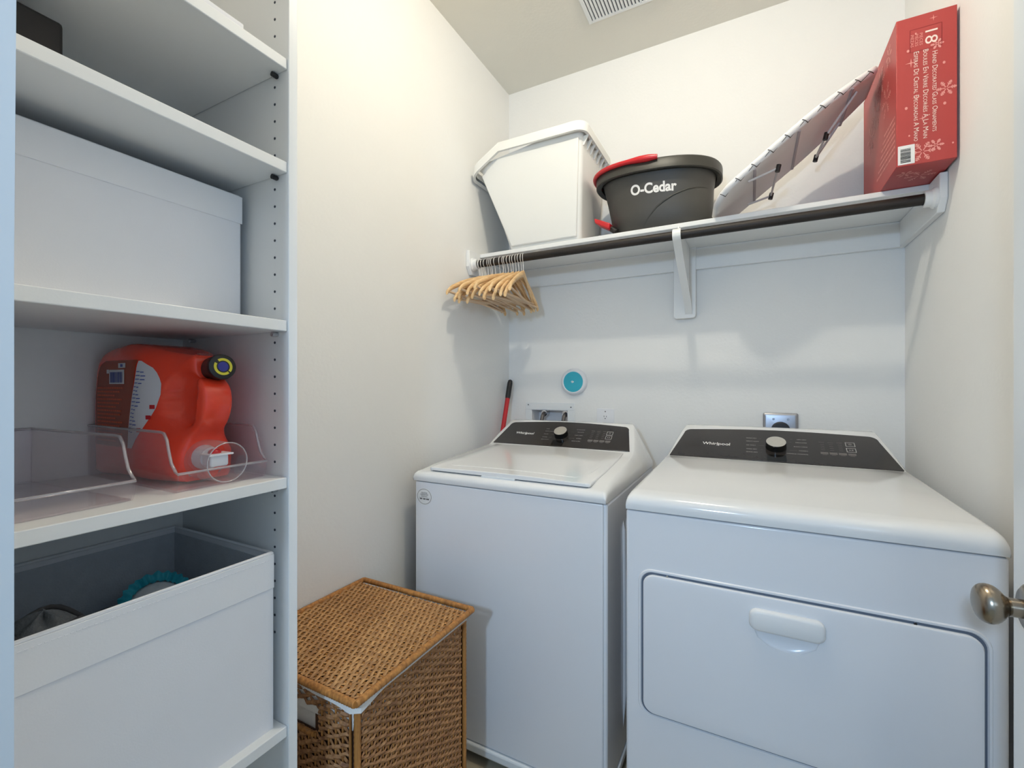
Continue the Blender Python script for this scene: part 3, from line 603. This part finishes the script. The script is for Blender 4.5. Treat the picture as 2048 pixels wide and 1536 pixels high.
# ------------------------------------------------------------------ wall shelf with rod
SZ, SF = .600, 1.785   # shelf top, front
ws = thing('wall_shelf', (-.32, 1.95, SZ), 'long white shelf fixed across the back wall above the machines', 'shelf')
MB().box(XL+.001, XR-.001, SF, YB-.001, SZ-.018, SZ).build('board', M['shelfw'], ws, smooth=30, bevel=.002)
MB().box(XL+.001, XR-.001, YB-.020, YB-.001, .490, SZ-.0183).build('back_cleat', M['shelfw'], ws, smooth=30, bevel=.002)
for xa, xb in ((XL+.0005, XL+.019), (XR-.019, XR-.0005)):
    c = MB().prism([(1.692, SZ-.003), (SF-.001, SZ-.003), (SF-.001, SZ-.0185), (YB-.0205, SZ-.0185), (YB-.0205, .490), (1.715, .490), (1.692, .525)], (0, 0, 0), Y, Z, X, xa, xb).build('side_cleat', M['shelfw'], ws, smooth=30, bevel=.0025)
    s = 1 if xa < 0 else -1; x0 = xb if s > 0 else xa
    MB().lathe([(0, 0), (.030, 0), (.030, .006), (.0235, .012), (.0235, .028), (.0175, .028), (.0175, .010), (0, .010)], (x0, 1.722, .536), X*s, 28).build('rod_socket', M['shelfw'], ws, smooth=40)
br = MB().prism(rrect(.090, .300, (.002, .002, .014, .014)), (-.252, YB-.0205, .432), X, Z, -Y, 0, .012).build('bracket_plate', M['shelfw'], ws, smooth=30, bevel=.002)
arm = [(1.722+.0205*math.cos(a), .536+.0205*math.sin(a)) for a in [R(70)+R(200)*k/14 for k in range(15)]]
pts = arm+[(1.79, .470), (2.04, .335), (2.068, .300)]
q = MB(); x0, x1 = -.249, -.221
rings = []
for i, (y, z) in enumerate(pts):
    a = Vector(pts[max(i-1, 0)]); b = Vector(pts[min(i+1, len(pts)-1)]); t_ = (b-a).normalized(); n_ = Vector((-t_.y, t_.x))*.0025
    rings.append([(x0, y+n_.x, z+n_.y), (x1, y+n_.x, z+n_.y), (x1, y-n_.x, z-n_.y), (x0, y-n_.x, z-n_.y)])
q.loft(rings).build('bracket_arm', M['shelfw'], ws, smooth=40)
MB().prism([(1.745, .523), (1.76, SZ-.019), (YB-.034, SZ-.019), (YB-.034, .33), (2.03, .345)], (0, 0, 0), Y, Z, X, -.238, -.232).build('bracket_web', M['shelfw'], ws, smooth=30, bevel=.001)
for z in (.46, .315): MB().lathe([(0, 0), (.0035, 0), (.0025, .002), (0, .002)], (-.245 if z > .4 else -.243, YB-.0325, z), -Y, 12).build('screw', M['grey'], ws)
rd = thing('closet_rod', (-.32, 1.722, .536), 'dark brown wooden hanging rod under the long white shelf', 'rod')
MB().tube([(XL+.0305, 1.722, .536), (XR-.0305, 1.722, .536)], .0160, 28).build('pole', M['rod'], rd, smooth=40)
# ------------------------------------------------------------------ wooden hangers on the rod
def hanger():
    t = thing('wooden_hanger', (0, 0, 0), 'x', 'hanger', 'wooden hangers at the left end of the rod')
    cz = .0178; r = .0197    # hook loop centre relative to rod centre (0,0)
    hk = [(0, 0, -.058), (0, 0, -.040), (0, .004, -.028)]
    hk = [(0, -.0005, -.062), (0, -.0005, -.040), (0, -.006, -.027)]+[(0, r*math.cos(a), -.0022+r*math.sin(a)) for a in [R(250)-R(255)*k/18 for k in range(19)]]
    MB().tube(hk, .0015, 8).build('hook', M['hook'], t, smooth=60)
    b = MB(); rings = []
    for k in range(-14, 15):
        s = k/14; a = abs(s); y = s*.218
        zc = -.074-.098*(a**1.35)-.010*max(0, (a-.86)/.14)**2; h = .0135-.003*a if a < .9 else .0105; th = .0065
        if a < .12: zc += .004*(1-a/.12); h += .004*(1-a/.12)
        rings.append([(th*math.cos(q), y, zc+h*math.sin(q)) for q in [2*math.pi*j/10 for j in range(10)]])
    b.loft(rings).build('shoulders', M['hanger'], t, smooth=60)
    MB().tube([(0, -.208, -.176), (0, .208, -.176)], .0048, 10).build('trouser_bar', M['bar'], t, smooth=60)
    return t
h0 = hanger(); NH = 18
RODZ, RODY = .536, 1.722
us = [958, 961, 964.5, 971, 977, 981.5, 986, 991, 1000, 1008, 1010.5, 1017, 1022, 1027, 1032, 1038, 1043, 1047]
ordw = ['first', 'second', 'third', 'fourth', 'fifth', 'sixth', 'seventh', 'eighth', 'ninth']
for i in range(NH):
    if i == 0: h = h0
    else:
        h = h0.copy(); COL.objects.link(h)
        for c in h0.children:
            d = c.copy(); COL.objects.link(d); d.parent = h
    a = (us[i]-1024)/FPX; cs, sn = math.cos(R(27.8)), math.sin(R(27.8))
    x = RODY*(-sn+a*cs)/(cs+a*sn)
    if i == 0: x = -1.0722
    ang = [3, -4, 6, -1, 9, 2, -5, 4, 12, 0, 5, -3, 8, 4, 11, 3, 9, 13][i]
    h.location = (x, RODY, RODZ); h.rotation_euler = (R([3, -4, 1, 5, -2, 6, -5, 2, 4, -6, 3, 0, 5, -3, 2, -1, 3, -2][i]), 0, R(ang))
    if i < 9: lb = ('pale wooden hanger nearest the left wall, leftmost on the dark rod' if i == 0 else 'pale wooden hanger, %s from the left wall on the dark rod' % ordw[i])
    else:
        k = NH-1-i; lb = ('pale wooden hanger at the right end of the row, its triangle in full view' if k == 0 else 'pale wooden hanger, %s from the right end of the row on the rod' % ordw[k])
    h['label'] = lb
# ------------------------------------------------------------------ things on the wall shelf
# white storage bin
sb = thing('plastic_bin', (-.80, 1.9, SZ), 'white plastic bin with sloped opening at the left end of the shelf', 'bin')
def binring(z, xl, xr, yf, yb, r): return [(a, b, z) for a, b in rrect(xr-xl, yb-yf, r, 5, (xl+xr)/2, (yf+yb)/2)]
zt = 1.045
def bin_rings(zlist, d=0):
    out = []
    for z in zlist:
        s = (z-SZ)/(zt-SZ)
        out.append(binring(z, -.958-.135*s+d, -.625+.028*s-d, 1.795-.062*s+d, 2.045+.030*s-d, .022))
    return out
def clipz(rings):   # the front opening: rim falls from x=-.968 to the left end
    return [[(x, y, min(z, zt-.002 if x > -.968 else zt-.002-(-.968-x)*.60)) for x, y, z in r] for r in rings]
outer = bin_rings([SZ+.0005, SZ+.004, SZ+.02, SZ+.1, SZ+.2, SZ+.3, SZ+.38, zt-.002]); outer[0] = [((x+.79)*.985-.79, (y-1.92)*.985+1.92, z) for x, y, z in outer[0]]
inner = bin_rings([zt-.002, SZ+.3, SZ+.1, SZ+.006], .004)
MB().loft(clipz(outer)+clipz(inner)).build('body', M['binw'], sb, smooth=50)
# moulded flat panel on the long side
q = MB(); pp = []
for x, z in ((-.945, SZ+.012), (-.640, SZ+.012), (-.612, zt-.052), (-.985, zt-.052), (-1.072, zt-.112)):
    s = (z-SZ)/(zt-SZ); pp.append((x, 1.795-.062*s, z))
cxp = sum(p[0] for p in pp)/5; czp = sum(p[2] for p in pp)/5
q.loft([[Vector((cxp+(p[0]-cxp)*k, p[1]-o_, czp+(p[2]-czp)*k)) for p in pp] for k, o_ in ((1, -.002), (1, .005), (.985, .009))])
q.build('side_panel', M['binw'], sb, smooth=35, bevel=.006, seg=3)
# rim: flange following the mouth
def rim_pts(off, dz):
    P = []
    for a, b in rrect(.516+2*off, .372+2*off, .035+off, 6, -.8455, 1.902):
        z = zt if a > -.968 else zt-(-.968-a)*.60
        P.append(Vector((a, b, z+dz)))
    return P
def ins(P):  # insert break points
    out = []
    for i, p in enumerate(P):
        n = P[(i+1) % len(P)]; out.append(p)
        if (p.x+.968)*(n.x+.968) < 0:
            s = (-.968-p.x)/(n.x-p.x); q_ = p.lerp(n, s); d = n-p; out.append(Vector((-.968, q_.y, max(p.z, n.z))))
    return out
MB().loft([ins(rim_pts(.000, -.038)), ins(rim_pts(.012, -.038)), ins(rim_pts(.014, -.006)), ins(rim_pts(.011, 0)), ins(rim_pts(.002, .001)), ins(rim_pts(-.003, -.004)), ins(rim_pts(-.003, -.03))], True, False).build('rim', M['binw'], sb, smooth=40)
# ribs under the right rim
for k in range(7):
    y = 1.76+.045*k
    MB().hexa([(-.603, y, zt-.075), (-.598, y, zt-.075), (-.598, y+.004, zt-.075), (-.603, y+.004, zt-.075), (-.603, y, zt-.038), (-.578, y, zt-.038), (-.578, y+.004, zt-.038), (-.603, y+.004, zt-.038)]).build('rib', M['binw'], sb)
# mop bucket
bk = thing('mop_bucket', (-.34, 1.90, SZ), 'charcoal oval mop bucket with red handle, right of the white bin', 'bucket')
NB = 72
def bring(z, rx, ry, cx=-.335, cy=1.905, p=2.4, tilt=0):
    out = []
    for k in range(NB):
        a = 2*math.pi*k/NB; c, s = math.cos(a), math.sin(a)
        x = cx+rx*math.copysign(abs(c)**(2/p), c); y = cy+ry*math.copysign(abs(s)**(2/p), s)
        out.append(Vector((x, y, z+tilt*(x-cx))))
    return out
BH = .245
TL = -.05
body = [bring(SZ+.0006, .185, .103, -.320), bring(SZ+.005, .190, .108, -.320), bring(SZ+.08, .196, .118, -.324), bring(SZ+.15, .204, .130, -.330), bring(SZ+.19, .212, .140, -.334, tilt=TL), bring(SZ+.235, .222, .150, -.336, tilt=TL)]
inn = [bring(SZ+.235, .217, .145, -.336, tilt=TL), bring(SZ+.15, .20, .126, -.330), bring(SZ+.01, .184, .10, -.320)]
MB().loft(body+inn).build('body', M['bucket'], bk, smooth=50)
MB().loft([bring(SZ+.205, .222, .150, -.338, tilt=TL), bring(SZ+.200, .238, .166, -.338, tilt=TL), bring(SZ+.203, .243, .171, -.338, tilt=TL), bring(SZ+.236, .243, .171, -.338, tilt=TL), bring(SZ+.243, .238, .166, -.338, tilt=TL), bring(SZ+.244, .226, .154, -.338, tilt=TL), bring(SZ+.234, .218, .146, -.338, tilt=TL), bring(SZ+.205, .218, .146, -.338, tilt=TL)], True, False).build('rim', M['bucketd'], bk, smooth=45)
# handle: a red bail folded down around the left half of the rim
rim_o = bring(SZ+.240, .248, .176, -.338, tilt=TL)
pth = [rim_o[k % NB]+Vector((0, 0, .002)) for k in range(18, 56)]
rw = [.009]*len(pth); rw[-1] = .0085; rw[-2] = .0125; rw[-3] = .0125; rw[-4] = .0105; rw[0] = .006; rw[1] = .0125; rw[2] = .0125
MB().tube(pth, rw, 12).build('handle', M['red'], bk, smooth=60)
# raised arc on the side and lettering, laid on the body by ray casting
bvb = BVHTree.FromPolygons([v for r in body for v in r], [(i*NB+j, i*NB+(j+1) % NB, (i+1)*NB+(j+1) % NB, (i+1)*NB+j) for i in range(len(body)-1) for j in range(NB)])
def on_b(x, z, d=.0006):
    h = bvb.ray_cast(Vector((x, 1.5, z)), Y); return Vector((x, (h[0].y if h[0] else 1.8)-d, z))
gp = [(-.372, .606), (-.352, .641), (-.318, .677), (-.293, .693), (-.255, .712), (-.207, .727), (-.165, .733), (-.142, .734)]
gs = [tuple(Vector(gp[int(t_)]).lerp(Vector(gp[min(int(t_)+1, 7)]), t_-int(t_))) for t_ in [7*k/28 for k in range(29)]]
MB().tube([on_b(x, z, -.0012) for x, z in gs], [.0010+.0028*math.sin(math.pi*k/28)**.7 for k in range(29)], 8).build('side_groove', M['bucketd'], bk, smooth=60)
q = MB().text('O-Cedar', .050, (0, 0, 0), X, Z, off=0, bold=.0016)
q.v = [on_b(-.331+v.x*.92, SZ+.146+v.z-.06*(v.x), .0008) for v in q.v]
q.flat('brand_lettering', M['pwhite'], bk)
pd = MB()
pd.hexa([(-.565, 1.795, SZ+.058), (-.505, 1.79, SZ+.022), (-.500, 1.85, SZ+.022), (-.560, 1.855, SZ+.058), (-.568, 1.795, SZ+.078), (-.500, 1.79, SZ+.046), (-.495, 1.85, SZ+.046), (-.563, 1.855, SZ+.078)])
pd.build('foot_pedal', M['red'], bk, smooth=30, bevel=.004)
MB().tube([(-.500, 1.815, SZ+.030), (-.478, 1.81, SZ+.012)], .012, 12).build('pedal_hinge', M['dark'], bk, smooth=40)
# tabletop ironing board leaning up to the right
ib = thing('ironing_board', (.1, 1.82, SZ), 'small tabletop ironing board leaning underside out against the red box', 'ironing board')
sx = Vector((1, 0, .766)).normalized(); sy = Y.copy(); sn_ = sx.cross(sy)   # normal points up-left
if sn_.z < 0: sn_ = -sn_
IO = Vector((-.119, 1.818, SZ+.004))
LB = .585
def hw(s):   # half width along length 0..1
    return .160*min(1, (1-(1-min(s/.16, 1))**2.2)**.5 if s < .16 else 1)*(1 if s < .55 else 1-.50*((s-.55)/.45)**1.7)
NP = 40
ol = [(LB*k/NP, hw(k/NP)) for k in range(0, NP+1)]
poly = [(s, -h) for s, h in ol]+[(s, h) for s, h in ol[::-1]]
poly = [p for i, p in enumerate(poly) if i == 0 or (Vector(p)-Vector(poly[i-1])).length > 1e-4]
dn = -sn_
MB().prism([((s-LB/2)*.965+LB/2, h*.93) for s, h in poly], IO, sx, sy, dn, -.004, .0005).build('underside', M['lilac'], ib, smooth=30)
cv = MB(); sc = lambda k: [((s-LB/2)*(1-(1-k)*.55)+LB/2, h*k) for s, h in poly]
cv.loft([[IO+sx*s+sy*h+dn*d for s, h in sc(k)] for k, d in ((.86, .0012), (.90, .0025), (.97, .001), (1.0, -.006), (.995, -.014), (.96, -.018))], True, True).build('cover', M['cover'], ib, smooth=60)
cd = MB()
ks = [3, 7, 11, 15, 19, 23, 27, 31, 35, 38]; prev = None
for i, k in enumerate(ks):
    s, h = ol[k]
    a = IO+sx*s+sy*(-h*1.004)+dn*-.012; b = IO+sx*(s+.008)+sy*(-h*.92)+dn*.003
    cd.tube([a, IO+sx*(s+.003)+sy*(-h*1.008)+dn*-.004, IO+sx*(s+.006)+sy*(-h*.97)+dn*.0025, b], .0011, 6)
    if prev is not None: cd.tube([prev, prev.lerp(a, .5)+dn*.004, IO+sx*s+sy*(-h*1.01)+dn*-.004], .0009, 6)
    prev = b
tag(cd.build('lacing', M['cord'], ib, smooth=60), kind='stuff')
for xm in (.009, .132, .272):
    s = (xm+.119)/sx.x; h = ol[min(NP, int(s/LB*NP))][1]*.9
    MB().tube([IO+sx*s+sy*-h+dn*.004, IO+sx*s+sy*h+dn*.004], .0045, 8, flat=.5).build('cross_bar', M['crossbar'], ib, smooth=60)
for A, c1, c2, B in (((.293, 1.751, .912), (.219, 1.807, .819), (.205, 1.94, .808), (.268, 1.890, .892)), ((-.008, 1.713, .678), (.079, 1.728, .711), (.066, 1.944, .701), (-.010, 1.925, .676))):
    A, c1, c2, B = map(Vector, (A, c1, c2, B))
    lg = MB().tube([A, A.lerp(c1, .9), c1, c1.lerp(c2, .1), c1.lerp(c2, .9), c2, c2.lerp(B, .1), B], .0038, 8).build('leg', M['wire'], ib, smooth=60)
    for c in (c1, c2): MB().tube([c+Vector((.003, 0, .010)), c-Vector((.002, 0, .012))], .0075, 12).build('rubber_foot', M['dark'], lg, smooth=40)
# red ornament box
RX0, RX1, RY0, RY1, RZ0, RZ1 = .357, .4835, 1.610, 2.020, SZ+.0005, 1.006
rb = thing('ornament_box', (.42, 1.82, SZ), 'tall red carton of glass ornaments at the right end of the shelf', 'box')
MB().box(RX0, RX1, RY0, RY1, RZ0, RZ1).build('carton', M['redbox'], rb, smooth=30, bevel=.0015)
FO = lambda a, b: Vector((RX0+a*(RX1-RX0), RY0, RZ0+b*(RZ1-RZ0)))   # front face 0..1
dnv, rtv = -Z, X     # lettering runs downwards, heads to the right
q = MB()
for tx, sz, a, b, ln in (('Hand Decorated Glass Ornaments', .0158, .640, .466, .216), ('Boules En Verre Decorées À La Main', .0158, .490, .461, .240), ('Esferas De Cristal Decoradas A Mano', .0158, .335, .457, .244), ('18', .037, .575, .845, .0365)):
    q.text(tx, sz, FO(a, b), dnv, rtv, off=.0006, small=True, fit=ln)
q.build('front_lettering', M['pcream'], rb)
q = MB()
for tx, a in (('PIECES', .415), ('PIÈCES', .340), ('PIEZAS', .265)): q.text(tx, .0095, FO(a, .835), dnv, rtv, off=.0006, fit=.033)
q.build('piece_lettering', M['pink'], rb)
q = MB()
def flake(q, c, ex, ey, n, r, w=.0011):
    dz = .0004
    for k in range(6):
        a = math.pi/3*k; d = ex*math.cos(a)+ey*math.sin(a); p = ex*-math.sin(a)+ey*math.cos(a)
        segs = [(c+d*r*.12, c+d*r)]
        for f, l in ((.45, .26), (.66, .24), (.85, .14)):
            for sg_ in (1, -1): segs.append((c+d*r*f, c+d*(r*f+l*r*.7)+p*sg_*l*r*.7))
        for a_, b_ in segs:
            t_ = (b_-a_).normalized(); s_ = n.cross(t_)*w
            dz += .000006; o_ = n*dz
            q.add([a_-s_+o_, b_-s_+o_, b_+s_+o_, a_+s_+o_], [(0, 1, 2, 3)])
for a, b, r in ((.825, .468, .021), (.68, .775, .014), (.44, .078, .027), (.66, .105, .017)):
    qf = MB(); flake(qf, FO(a, b), X, Z, -Y, r); qf.build('snowflake', M['pink'], rb)
def star(q, c, ex, ey, n, r):
    P = []
    for k in range(8):
        rr_ = r if k % 2 == 0 else r*.16; a = math.pi/4*k; P.append(c+ex*math.cos(a)*rr_+ey*math.sin(a)*rr_+n*.0005)
    q.add(P, [tuple(range(8))])
for a, b, r in ((.62, .955, .009), (.25, .69, .013), (.34, .45, .010), (.44, .30, .009), (.30, .10, .009)): star(q, FO(a, b), X, Z, -Y, r)
for a, b, r in ((.20, .775, .003), (.79, .64, .003), (.80, .37, .0032), (.17, .39, .0032), (.22, .20, .002), (.33, .88, .002), (.93, .10, .002)):
    q.add([FO(a, b)+X*r*math.cos(t_)+Z*r*1.3*math.sin(t_)-Y*.0005 for t_ in [2*math.pi*k/10 for k in range(10)]], [tuple(range(10))])
tag(q.build('front_print', M['pink'], rb), kind='stuff')
q = MB(); c = FO(.495, .835); o1 = rrect(.067, .062, .001, 2); 
q.loft([[c+X*a*k+Z*b*(1-(1-k)*.6)-Y*.0005 for a, b in o1] for k in (1, .96)], True, False).build('number_frame', M['dred'], rb)
MB().prism(rrect(.036, .052, .001, 2), FO(.170, .075), X, Z, -Y, 0, .0006).build('barcode_label', M['pwhite'], rb)
q = MB(); z = -.021
while z < .018:
    hgt = random.choice((.0008, .0014, .0022)); c = FO(.150, .075); q.add([c+X*-.010+Z*z-Y*.0009, c+X*.012+Z*z-Y*.0009, c+X*.012+Z*(z+hgt)-Y*.0009, c+X*-.010+Z*(z+hgt)-Y*.0009], [(0, 1, 2, 3)]); z += hgt+random.choice((.0008, .0014))
q.build('barcode', M['gloss'], rb)
# left side print: rows of small faint marks and flakes
q = MB(); LO = lambda a, b: Vector((RX0, RY0+a*(RY1-RY0), RZ0+b*(RZ1-RZ0)))
for i in range(7):
    yk = RY0+.012
    while yk < RY0+.012+.20*(1-.07*i):
        L1 = random.uniform(.004, .012); z0 = RZ0+.045+.0165*i
        q.add([Vector((RX0-.0005, yk, z0)), Vector((RX0-.0005, yk, z0+.0065)), Vector((RX0-.0005, yk+L1, z0+.0065)), Vector((RX0-.0005, yk+L1, z0))], [(0, 1, 2, 3)]); yk += L1+random.uniform(.002, .005)
for a, b, r in ((.25, .60, .05), (.55, .66, .06), (.40, .82, .045), (.18, .88, .03), (.72, .55, .05)): flake(q, LO(a, b), Y, Z, -X, r, .0012)
tag(q.build('side_print', M['pink'], rb), kind='stuff')
q = MB(); flake(q, Vector((.43, 1.70, RZ0)), X, Y, -Z, .036); flake(q, Vector((.39, 1.67, RZ0)), X, Y, -Z, .020); q.build('bottom_print', M['pink'], rb)
# ------------------------------------------------------------------ wicker hamper
HX0, HX1, HY0, HY1, HZ = -1.098, -.712, .672, 1.062, -.640
hp = thing('wicker_hamper', ((HX0+HX1)/2, (HY0+HY1)/2, FZ), 'brown woven wicker laundry hamper with lid in front of the washer', 'hamper')
def weave(mb, O, e1, e2, n, L1, L2, pitch, stake, r, amp, skip=None, jit=.25, flat=.62):
    rows = int(L2/pitch); ns = int(L1/stake); rnd = random.Random(int(L1*1e4)+rows)
    for i in range(rows):
        b0 = (i+.5)*pitch; ph = i % 2; rr_ = r*rnd.uniform(.8, 1.2); path = []
        segs = [[]]
        for k in range(2*ns+1):
            a = k*stake/2; d = amp*(1 if (k//2+ph) % 2 == 0 else -1) if k % 2 == 0 else 0
            if skip and skip(a, b0): 
                if segs[-1]: segs.append([])
                continue
            segs[-1].append(O+e1*min(a, L1)+e2*(b0+rnd.uniform(-jit, jit)*pitch)+n*d)
        for p in segs:
            if len(p) > 2:
                vs = []; P = p
                rings = []
                for q_, pt in enumerate(P):
                    rq = rr_*(1 if q_ not in (0, len(P)-1) else .7)
                    rings.append([pt+e2*rq+n*0, pt+n*rq*flat, pt-e2*rq, pt-n*rq*flat])
                mb.loft(rings)
wz0 = FZ+.012; wh = HZ-.028-wz0
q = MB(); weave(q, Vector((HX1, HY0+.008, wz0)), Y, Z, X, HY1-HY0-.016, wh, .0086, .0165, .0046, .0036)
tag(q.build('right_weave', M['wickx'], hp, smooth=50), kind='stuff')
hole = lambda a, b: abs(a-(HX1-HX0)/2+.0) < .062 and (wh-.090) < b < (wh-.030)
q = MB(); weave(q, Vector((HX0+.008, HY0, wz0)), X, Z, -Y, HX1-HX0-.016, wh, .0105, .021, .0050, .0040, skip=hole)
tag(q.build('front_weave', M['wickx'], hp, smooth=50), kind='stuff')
q = MB()
for k in range(int((HY1-HY0)/.0165)): q.tube([(HX1-.001, HY0+.008+.0165*k, wz0), (HX1-.001, HY0+.008+.0165*k, wz0+wh)], .0026, 6)
for k in range(int((HX1-HX0)/.021)):
    xk = HX0+.008+.021*k
    if hole(xk-HX0-.008, wh-.05): q.tube([(xk, HY0+.001, wz0), (xk, HY0+.001, wz0+wh-.090)], .0030, 6)
    else: q.tube([(xk, HY0+.001, wz0), (xk, HY0+.001, wz0+wh)], .0030, 6)
tag(q.build('stakes', M['wickr'], hp, smooth=50), kind='stuff')
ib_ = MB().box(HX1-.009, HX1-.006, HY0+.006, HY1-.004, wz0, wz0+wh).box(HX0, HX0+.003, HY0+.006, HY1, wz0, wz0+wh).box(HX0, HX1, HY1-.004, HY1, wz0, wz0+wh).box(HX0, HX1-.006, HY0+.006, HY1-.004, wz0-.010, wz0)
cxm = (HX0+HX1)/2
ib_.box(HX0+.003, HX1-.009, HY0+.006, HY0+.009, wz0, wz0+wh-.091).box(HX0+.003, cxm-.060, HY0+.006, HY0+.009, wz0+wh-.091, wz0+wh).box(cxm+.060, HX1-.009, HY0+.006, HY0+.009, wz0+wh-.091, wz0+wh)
ib_.build('weave_gap_shade', M['inner'], hp)  # added dark brown sheets, painted as shade between the strands
# rim and corner posts wrapped with cane
def wrapped(mb, a, b, r, step=.007):
    a, b = Vector(a), Vector(b); n = max(2, int((b-a).length/step)); P = []; RR = []
    for k in range(n*2+1): P.append(a.lerp(b, k/(2*n))); RR.append(r*(1.05 if k % 2 else .93))
    mb.tube(P, RR, 10)
zr_ = HZ-.020
for nm, pts in (('top_rail', ((HX0, HY0, zr_), (HX1, HY0, zr_))), ('top_rail', ((HX1, HY0, zr_), (HX1, HY1, zr_))), ('top_rail', ((HX0, HY1, zr_), (HX1, HY1, zr_)))):
    q = MB(); wrapped(q, *pts, .0085); q.build(nm, M['wickr'], hp, smooth=60)
for x, y in ((HX1, HY0), (HX1, HY1), (HX0, HY0), (HX0, HY1)):
    q = MB(); wrapped(q, (x, y, FZ+.001), (x, y, zr_), .0068, .012); q.build('corner_post', M['wickr'], hp, smooth=60)
q = MB(); wrapped(q, (cxm-.064, HY0-.001, wz0+wh-.094), (cxm+.064, HY0-.001, wz0+wh-.094), .006); q.build('handle_edge', M['wickr'], hp, smooth=60)
# cloth liner folded over the rim
lr = MB(); outline = []
for k in range(40): outline.append((HX0+(HX1-HX0)*k/40, HY0-.0105))
for k in range(40): outline.append((HX1+.0105, HY0+(HY1-HY0)*k/40))
for k in range(20): outline.append((HX1-(HX1-HX0)*k/20, HY1+.0105))
for k in range(20): outline.append((HX0-.0105, HY1-(HY1-HY0)*k/20))
rg = [[], [], [], []]
for i, (x, y) in enumerate(outline):
    cx_2, cy_2 = (HX0+HX1)/2, (HY0+HY1)/2; dip = .0015*math.sin(i*.5)
    if i < 40: dip += .016*math.sin(math.pi*(i/40))**2*0+.012*max(0, (i-20)/20)**1.5
    elif i < 80: dip += .012*max(0, (50-i)/10 if i < 50 else 0)**1.5-.003
    s1 = .985; ins_ = lambda k: (cx_2+(x-cx_2)*k, cy_2+(y-cy_2)*k)
    rg[0].append((*ins_(.93), zr_-.06)); rg[1].append((*ins_(.95), zr_+.0105)); rg[2].append((*ins_(1.0), zr_+.0095)); rg[3].append((*ins_(1.016), zr_+.003-max(dip,-.002)))
lr.loft(rg, True, False).build('liner', M['cloth'], hp, smooth=60)
MB().box(HX0+.005, HX1-.012, HY0+.012, HY0+.014, wz0+wh-.16, wz0+wh).build('liner_front', M['cloth'], hp)
# lid (slightly raised at the front right corner)
ld = bpy.data.objects.new('lid', None)
LX0, LX1, LY0, LY1, LZ = -1.112, -.694, .650, 1.078, HZ+.004
q = MB(); weave(q, Vector((LX0+.008, LY0+.008, LZ)), Y, X, Z, LY1-LY0-.016, LX1-LX0-.016, .0078, .0165, .0043, .0034)
lidw = q.build('lid', M['wick'], hp, smooth=50); lidw['kind'] = 'stuff'
q = MB()
for k in range(int((LY1-LY0)/.0165)): q.tube([(LX0+.006, LY0+.008+.0165*k, LZ-.001), (LX1-.006, LY0+.008+.0165*k, LZ-.001)], .0026, 6)
tag(q.build('lid_stakes', M['wickr'], lidw, smooth=50), kind='stuff')
MB().box(LX0+.008, LX1-.008, LY0+.008, LY1-.008, LZ-.0105, LZ-.008).build('lid_weave_shade', M['inner'], lidw)  # dark sheet below the lid weave; shade in its gaps is painted
for pts in (((LX0, LY0, LZ), (LX1, LY0, LZ)), ((LX1, LY0, LZ), (LX1, LY1, LZ)), ((LX1, LY1, LZ), (LX0, LY1, LZ)), ((LX0, LY1, LZ), (LX0, LY0, LZ))):
    q = MB(); wrapped(q, *pts, .0080); q.build('lid_rail', M['wickr'], lidw, smooth=60)
